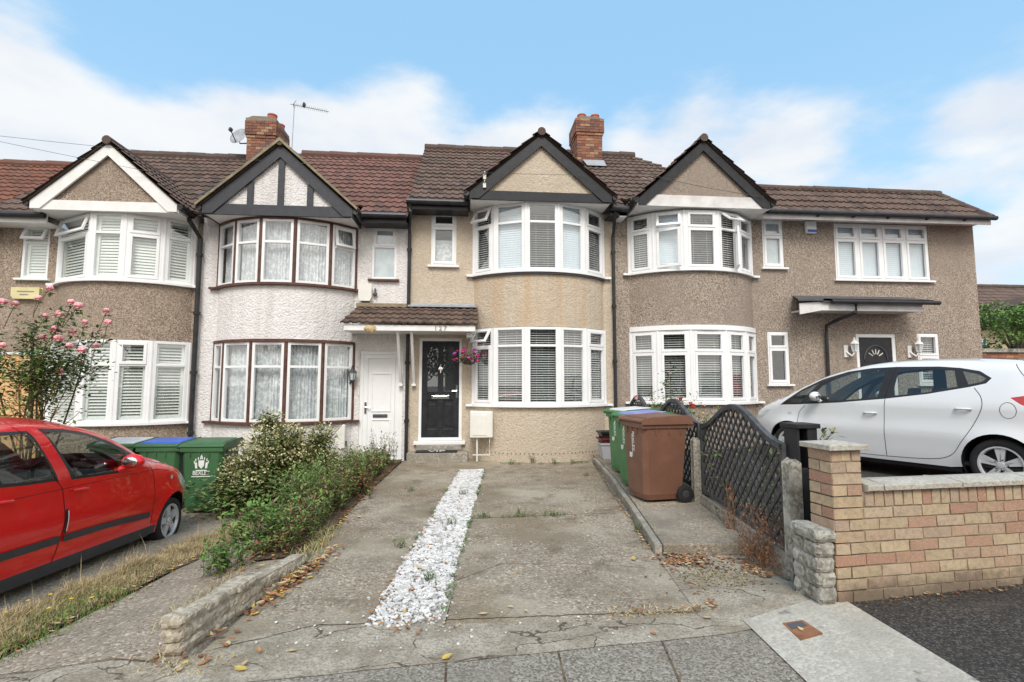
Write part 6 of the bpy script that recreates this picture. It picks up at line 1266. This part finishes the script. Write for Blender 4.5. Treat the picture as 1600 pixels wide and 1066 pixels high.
plant('garden_shrub', 'low pale green shrub behind the lattice fence under the end house bay', 3.75, 8.7, 1.0, .18, 50, ('leaf_olive', 'leaf_bright'), .06, .03, 13, ('flower_yellow', 3, .02))
plant('garden_shrub', 'loose green shrub seen through the nearest lattice panel', 3.05, 4.9, .75, .2, 60, ('leaf', 'leaf_olive'), .07, .035, 14)
# dry plants on the gravel board
rnd = random.Random(15)
r_ = thing('dried_weed', 'bushy dry brown weed drooping over the gravel board by the stone wall stub', 'dead plant', (2.3, 4.15, .05)); mb = MB(); sm_ = MB()
for k in range(60):
    b0 = Vector((fence_x(4.15) - .1 + rnd.gauss(0, .05), 4.15 + rnd.gauss(0, .12), .02)); e = b0 + Vector((rnd.gauss(-.03, .09), rnd.gauss(0, .14), rnd.uniform(.2, .50))); P = stem(sm_, b0, e, .0025, .001, .3, 5)
    for j in range(16): q = P[rnd.randrange(1, 6)]; mb.leaf(q + Vector((rnd.gauss(0, .015), rnd.gauss(0, .015), 0)), (rnd.uniform(-1, 1), rnd.uniform(-1, 1), rnd.uniform(-1, .1)), (0, 0, 1), rnd.uniform(.012, .034), .012)
sm_.build('stems', 'dry_brown', r_); mb.build('leaves', 'dry_brown', r_)
r_ = thing('dried_weed', 'narrow hanging dry brown weed on the lattice fence beside the raised path', 'dead plant', (2.5, 4.9, .1)); mb = MB(); sm_ = MB(); x0_ = fence_x(4.9) - .05
for k in range(10):
    P = stem(sm_, (x0_ + rnd.gauss(0, .02), 4.9 + rnd.gauss(0, .03), .02), (x0_ + rnd.gauss(0, .03), 4.95 + rnd.gauss(0, .04), rnd.uniform(.3, .62)), .003, .001, .1, 6)
    for j in range(24): q = P[rnd.randrange(0, 6)]; mb.leaf(q, (rnd.uniform(-1, 1), rnd.uniform(-1, 1), -1), (0, 0, 1), rnd.uniform(.015, .045), .015)
sm_.build('stems', 'dry_brown', r_); mb.build('leaves', 'dry_brown', r_)
# grass
def blades(mbs, n, reg, h, lean=.35, w=.004):
    for k in range(n):
        x, y, hh_ = reg(); z = g(x, y); H = h * hh_ * rnd.uniform(.4, 1.2); dx, dy = rnd.gauss(0, lean) * H, rnd.gauss(0, lean) * H; a = rnd.uniform(0, pi); wx, wy = w * cos(a), w * sin(a); m_ = mbs[rnd.randrange(len(mbs))]
        m_.add([(x - wx, y - wy, z), (x + wx, y + wy, z), (x + dx * .4 + wx * .8, y + dy * .4 + wy * .8, z + H * .6), (x + dx * .4 - wx * .8, y + dy * .4 - wy * .8, z + H * .6), (x + dx, y + dy, z + H * (.85 if abs(dx) + abs(dy) > H * .6 else 1))], [(0, 1, 2, 3), (3, 2, 4)])
rnd = random.Random(33); d1, d2, g1 = MB(), MB(), MB()
def gr_reg():
    y = rnd.uniform(2.75, 7.6); e = -2.68 + .04 * max(0, y - 4.5) + rnd.gauss(0, .02); wd = .42 if y < 6.4 else .30
    t_ = rnd.random() ** .8; x = e - wd * t_ - .01; return x, y, (.45 + .8 * t_) * (.8 + .5 * noise.noise((x * 3, y * 3, 0)))
blades([d1, d1, d2], 22000, gr_reg, .095, .6, .0028); blades([g1], 3800, lambda: (lambda p: (p[0] + .06, p[1] if p[1] < 5 or rnd.random() < .3 else rnd.uniform(2.75, 4.5), p[2] * .8))(gr_reg()), .10, .5, .003)
def few(): x, y, h_ = gr_reg(); return x, y, h_ * 1.5
blades([d1], 420, few, .17, .3, .002)
tag(d1.build('verge_grass', 'straw'), 'dry straw-coloured grass verge between the red car and the left path', 'grass', kind='stuff'); tag(d2.build('verge_grass', 'litter_pale'), 'pale bleached grass blades in the verge beside the red car', 'grass', kind='stuff'); tag(g1.build('verge_grass', 'grass_green'), 'green grass blades at the near end of the verge', 'grass', kind='stuff')
structure(patch('verge_soil', [(-3.15, 2.75), (-2.70, 2.75), (-2.66, 4.6), (-2.55, 6.0), (-2.5, 7.7), (-2.9, 7.7), (-3.05, 6)], .012, 'soil', .15, jag=.04))
rnd = random.Random(34); d1, g1 = MB(), MB()
blades([d1, d1, g1], 900, lambda: (rnd.gauss(-1.40, .06), rnd.uniform(4.1, 5.6), .8), .10, .6, .003); blades([d1], 300, lambda: (rnd.gauss(-1.84, .05), rnd.uniform(3.4, 4.7), .7), .09, .6, .0025)
blades([d1], 260, lambda: (rnd.gauss(-1.45, .15), rnd.uniform(2.9, 3.1), .5), .05, 1.2); blades([d1], 500, lambda: (rnd.uniform(1.68, 2.2), rnd.gauss(3.9, .12), .45), .06, 3.2, .003); blades([d1], 160, lambda: (rnd.uniform(.9, 1.6), rnd.gauss(3.40, .03), .6), .05, 1.4)
tag(d1.build('dry_tufts', 'straw'), 'dry grass tufts along the low stone wall and the drive front', 'grass', kind='stuff'); tag(g1.build('dry_tufts', 'grass_green'), 'green blades in the tufts along the low stone wall', 'grass', kind='stuff')
# dandelion-like flowers in the verge
for i, (px, py) in enumerate(((140, 930), (75, 925), (40, 935), (5, 955), (108, 932), (72, 948))):
    p = ground_at(px, py + 22); mb = MB(); mb.tube([(p.x, p.y, p.z), (p.x + .01, p.y, p.z + .08)], .0015, 5); fl = MB(); [fl.leaf((p.x + .01, p.y, p.z + .08), (cos(k * .7), sin(k * .7), .25), (0, 0, 1), .016, .009) for k in range(9)]
    r_ = thing('dandelion', ['yellow dandelion nearest the left path edge of the verge', 'yellow dandelion in the verge, third from the path', 'yellow dandelion low in the verge grass', 'yellow dandelion at the left edge of the photo', 'yellow dandelion between two others in the verge', 'lowest yellow dandelion in the near verge'][i], 'flower', (p.x, p.y, p.z), group='yellow flowers in the verge'); mb.build('stem', 'leaf', r_); fl.build('petals', 'flower_yellow', r_)
# fallen leaves
rnd = random.Random(40)
def curled(mb, x, y, z, L, W, a, curl=.3):
    d = Vector((cos(a), sin(a), 0)); s = Vector((-sin(a), cos(a), 0)); tl = Vector((rnd.uniform(-.15, .15), rnd.uniform(-.15, .15), 0)); R_ = 4; vs = []; prof = (.12, .7, 1., .75, .05)
    for i in range(5):
        t_ = i / 4 - .5; c = Vector((x, y, z)) + d * L * t_ + Vector((0, 0, .004 + curl * L * (t_ * t_) + tl.x * L * t_)); hw = W / 2 * prof[i]
        vs += [tuple(c - s * hw + Vector((0, 0, curl * hw * .8))), tuple(c), tuple(c + s * hw + Vector((0, 0, curl * hw * (.8 + tl.y * 2))))]
    mb.add(vs, [(i * 3 + k, i * 3 + k + 1, i * 3 + k + 4, i * 3 + k + 3) for i in range(4) for k in range(2)])
big = [(376, 1046, 'litter_yellow', .075, 'bright yellow leaf on the cracked concrete at the bottom left'), (355, 1008, 'litter_pale', .06, 'pale leaf below the near end of the low stone wall'), (398, 960, 'litter_yellow', .06, 'bright yellow leaf by the foot of the low stone wall'), (456, 1018, 'litter_pale', .055, 'pale tan leaf at the front edge of the left drive strip'), (386, 945, 'litter_yellow', .06, 'pale yellow leaf just up the low wall from its neighbour'), (370, 987, 'litter_brown', .05, 'curled brown leaf in front of the low wall'),
       (457, 906, 'litter_pale', .055, 'pale leaf beside the litter on the left drive strip'), (524, 853, 'litter_pale', .05, 'pale leaf alone on the upper left drive strip'), (561, 808, 'litter_pale', .06, 'pale yellow leaf near the bed, farthest up the left drive strip'), (655, 888, 'litter_yellow', .055, 'yellow leaf on the white chippings'), (643, 922, 'litter_orange', .075, 'large orange leaf on the white chippings'), (632, 956, 'litter_yellow', .04, 'small yellow leaf near the front of the white chippings'), (671, 852, 'litter_orange', .05, 'orange leaf on the white chippings upper part'), (709, 812, 'litter_yellow', .04, 'small yellow leaf high on the white chippings'), (675, 852, 'litter_brown', .04, 'brown leaf touching the orange one on the chippings'),
       (698, 1028, 'litter_yellow', .07, 'bright yellow leaf on the joint between drive and pavement'), (755, 960, 'litter_pale', .06, 'pale oval leaf on the front of the drive'), (798, 949, 'litter_pale', .045, 'small pale leaf right of the oval leaf on the drive'), (822, 955, 'litter_pale', .035, 'tiny tan leaf on the front of the drive'), (830, 848, 'litter_pale', .035, 'small tan leaf in the middle of the drive'), (909, 816, 'litter_pale', .045, 'pale leaf on the drive above the red petal'), (990, 874, 'litter_yellow', .065, 'yellow leaf on the right side of the drive'), (1051, 876, 'litter_yellow', .06, 'yellow-green leaf in the leaf litter below the raised path'), (917, 844, 'rose_red', .025, 'red petal on the drive'), (1253, 985, 'litter_pale', .055, 'pale leaf lying in the metal cover'), (1105, 966, 'litter_pale', .05, 'pale leaf beside the cracked paving at the drive corner'), (1021, 990, 'litter_orange', .045, 'orange leaf on the front edge of the drive'), (282, 884, 'litter_pale', .055, 'pale leaf on the edge of the grass verge'), (218, 908, 'litter_orange', .05, 'orange-brown leaf on the edge of the grass verge')]
for (px, py, mt, L, lb) in big:
    p = ground_at(px, py, .016); mb = MB(); curled(mb, p.x, p.y, p.z, L, L * .62, rnd.uniform(0, 2 * pi), .25); tag(mb.build('fallen_leaf', mt), lb, 'leaf', 'fallen leaves')
dl = MB()
for k in range(520):
    u = rnd.uniform(0, 6); p_ = w0 + wd_ * u + wn * abs(rnd.gauss(.0, .05)); dl.ball((p_.x, p_.y, g(p_.x, p_.y) + .008), rnd.uniform(.004, .011), 5, 3, (1.3, 1, .5), .3)
for k in range(500):
    x, y = rnd.gauss(1.95, .16), rnd.gauss(4.05, .22); dl.ball((x, y, g(x, y) + .012), rnd.uniform(.003, .009), 5, 3, (1.3, 1, .5), .3)
tag(dl.build('crumbled_dirt', 'soil'), 'crumbs of dirt along the brick wall foot and below the raised path', 'dirt', kind='stuff')
mbs = {k: MB() for k in ('litter_orange', 'litter_pale', 'litter_brown', 'litter_yellow')}; ks = ['litter_orange', 'litter_orange', 'litter_brown', 'litter_pale', 'litter_brown', 'litter_brown', 'litter_pale', 'litter_yellow']
def strew(n, f, L0=.03, L1=.055, lift=.02):
    for k in range(n): x, y = f(); curled(mbs[rnd.choice(ks)], x, y, g(x, y) + .010 + rnd.uniform(0, lift), rnd.uniform(L0, L1), rnd.uniform(.015, .035), rnd.uniform(0, 2 * pi), rnd.uniform(.1, .7))
strew(60, lambda: (lambda y: (-1.62 + .17 * (y - 3.1) + .10 + abs(rnd.gauss(0, .04)), y))(rnd.triangular(3.4, 5.0, 4.2)), .06, .09, .05)
strew(190, lambda: (lambda y: (-1.62 + .17 * (y - 3.1) + .12 + abs(rnd.gauss(0, .05)), y))(rnd.triangular(3.4, 5.0, 4.3)))
strew(150, lambda: (lambda y: (-1.37 + abs(rnd.gauss(0, .035)), y))(rnd.uniform(4.9, 9.5)))
strew(60, lambda: (rnd.uniform(-2.0, -1.5), rnd.uniform(4.4, 5.4))); strew(26, lambda: (rnd.gauss(-1.5, .12), rnd.uniform(2.9, 3.4))); strew(60, lambda: (-2.66 + rnd.gauss(.02, .04), rnd.uniform(3, 6)), .02, .045)
strew(110, lambda: (lambda t_: (1.66 + .75 * t_ - abs(rnd.gauss(0, .03)), 4.6 + 5 * t_))(rnd.random() ** 1.3), .015, .035); ks = [k for k in ks if k != 'litter_yellow'] + ['litter_brown']
strew(230, lambda: (rnd.gauss(1.85, .14), rnd.gauss(4.33, .08)), .02, .045); strew(26, lambda: (rnd.uniform(2.5, 5), 3.27 - abs(rnd.gauss(0, .05)) + .09 * 0), .012, .03); strew(130, lambda: (rnd.gauss(2.27, .06), rnd.uniform(3.8, 4.35)), .015, .04); strew(30, lambda: (1.62 + rnd.gauss(.03, .03), rnd.uniform(3.35, 4.3)), .015, .035)
strew(34, lambda: (lambda y: (gl(y) + rnd.uniform(.02, .42), y))(rnd.uniform(3.5, 7.2)), .02, .04, .01); strew(45, lambda: (lambda y: (gl(y) + rnd.gauss(.02, .02), y))(rnd.uniform(3.5, 6)), .015, .035); strew(30, lambda: (rnd.uniform(-.6, .0), rnd.uniform(3.2, 3.42)), .012, .03); strew(30, lambda: (rnd.uniform(.9, 1.6), rnd.gauss(3.40, .03)), .012, .03)
strew(22, lambda: (rnd.uniform(-1.2, 1.5), rnd.uniform(3.5, 9.5)), .01, .022)
strew(30, lambda: (rnd.uniform(2.2, 2.75), rnd.uniform(5.2, 6.0)), .012, .03)
ew = MB(); rnd = random.Random(77)
def sprig(x, y, n=8, s=.02):
    for k in range(n): ew.leaf((x + rnd.gauss(0, .015), y + rnd.gauss(0, .015), g(x, y) + .01 + rnd.random() * .02), (rnd.uniform(-1, 1), rnd.uniform(-1, 1), rnd.uniform(0, 1)), (0, 0, 1), s * rnd.uniform(.6, 1.4), s * .55)
for k in range(120):
    y = rnd.uniform(3.5, 9.0)
    if noise.noise((y * 1.7, 0, 3)) > -.05: sprig(gr(y) + rnd.gauss(.0, .012), y)
    y = rnd.uniform(3.45, 9.0)
    if noise.noise((y * 1.7, 5, 3)) > .1: sprig(gl(y) + rnd.gauss(.0, .012), y)
for k in range(46): x = rnd.uniform(.04, 1.2); sprig(x, 5.9 + rnd.gauss(0, .02), 6, .022) if noise.noise((x * 3, 2, 2)) > -.1 else None
for k in range(90): x = rnd.uniform(.4, 2.4); sprig(x, 9.62 + .15 * abs(x - 1.45) + rnd.gauss(0, .03), 6, .026) if noise.noise((x * 3, 7, 2)) > -.05 else None
for k in range(50): t_ = rnd.random(); sprig(1.64 + .75 * t_, 4.6 + 5 * t_ + rnd.gauss(0, .02), 6, .022) if noise.noise((t_ * 9, 4, 2)) > .1 else None
tag(ew.build('joint_weeds', 'leaf'), 'tiny green weeds in the drive joints and along the chippings', 'weeds', kind='stuff')
for k, mb in mbs.items(): tag(mb.build('leaf_litter', k), {'litter_orange': 'orange fallen leaves gathered along the wall, bed and kerb', 'litter_pale': 'pale tan leaf litter scattered along the drive edges', 'litter_brown': 'dark brown leaf litter along the wall and kerb', 'litter_yellow': 'small yellow leaves mixed in the litter along the drive edges'}[k], 'leaf litter', kind='stuff')
mb = MB()
for k in range(70):
    x, y = (rnd.uniform(-1.3, 1.3), rnd.uniform(2.95, 3.5)) if k < 34 else (rnd.uniform(-.1, 1.2), rnd.uniform(3.5, 6)) if k < 50 else (rnd.gauss(-.35, .5), rnd.uniform(3.1, 3.5)); mb.ball((x, y, g(x, y) + .014), rnd.uniform(.005, .012), 5, 3, (1, 1, .6), .2)
tag(mb.build('stray_chippings', 'pebble_white'), 'stray white chippings scattered over the drive front', 'gravel', kind='stuff')
for o in bpy.data.objects:
    if '_loc' in o: del o['_loc']
#END
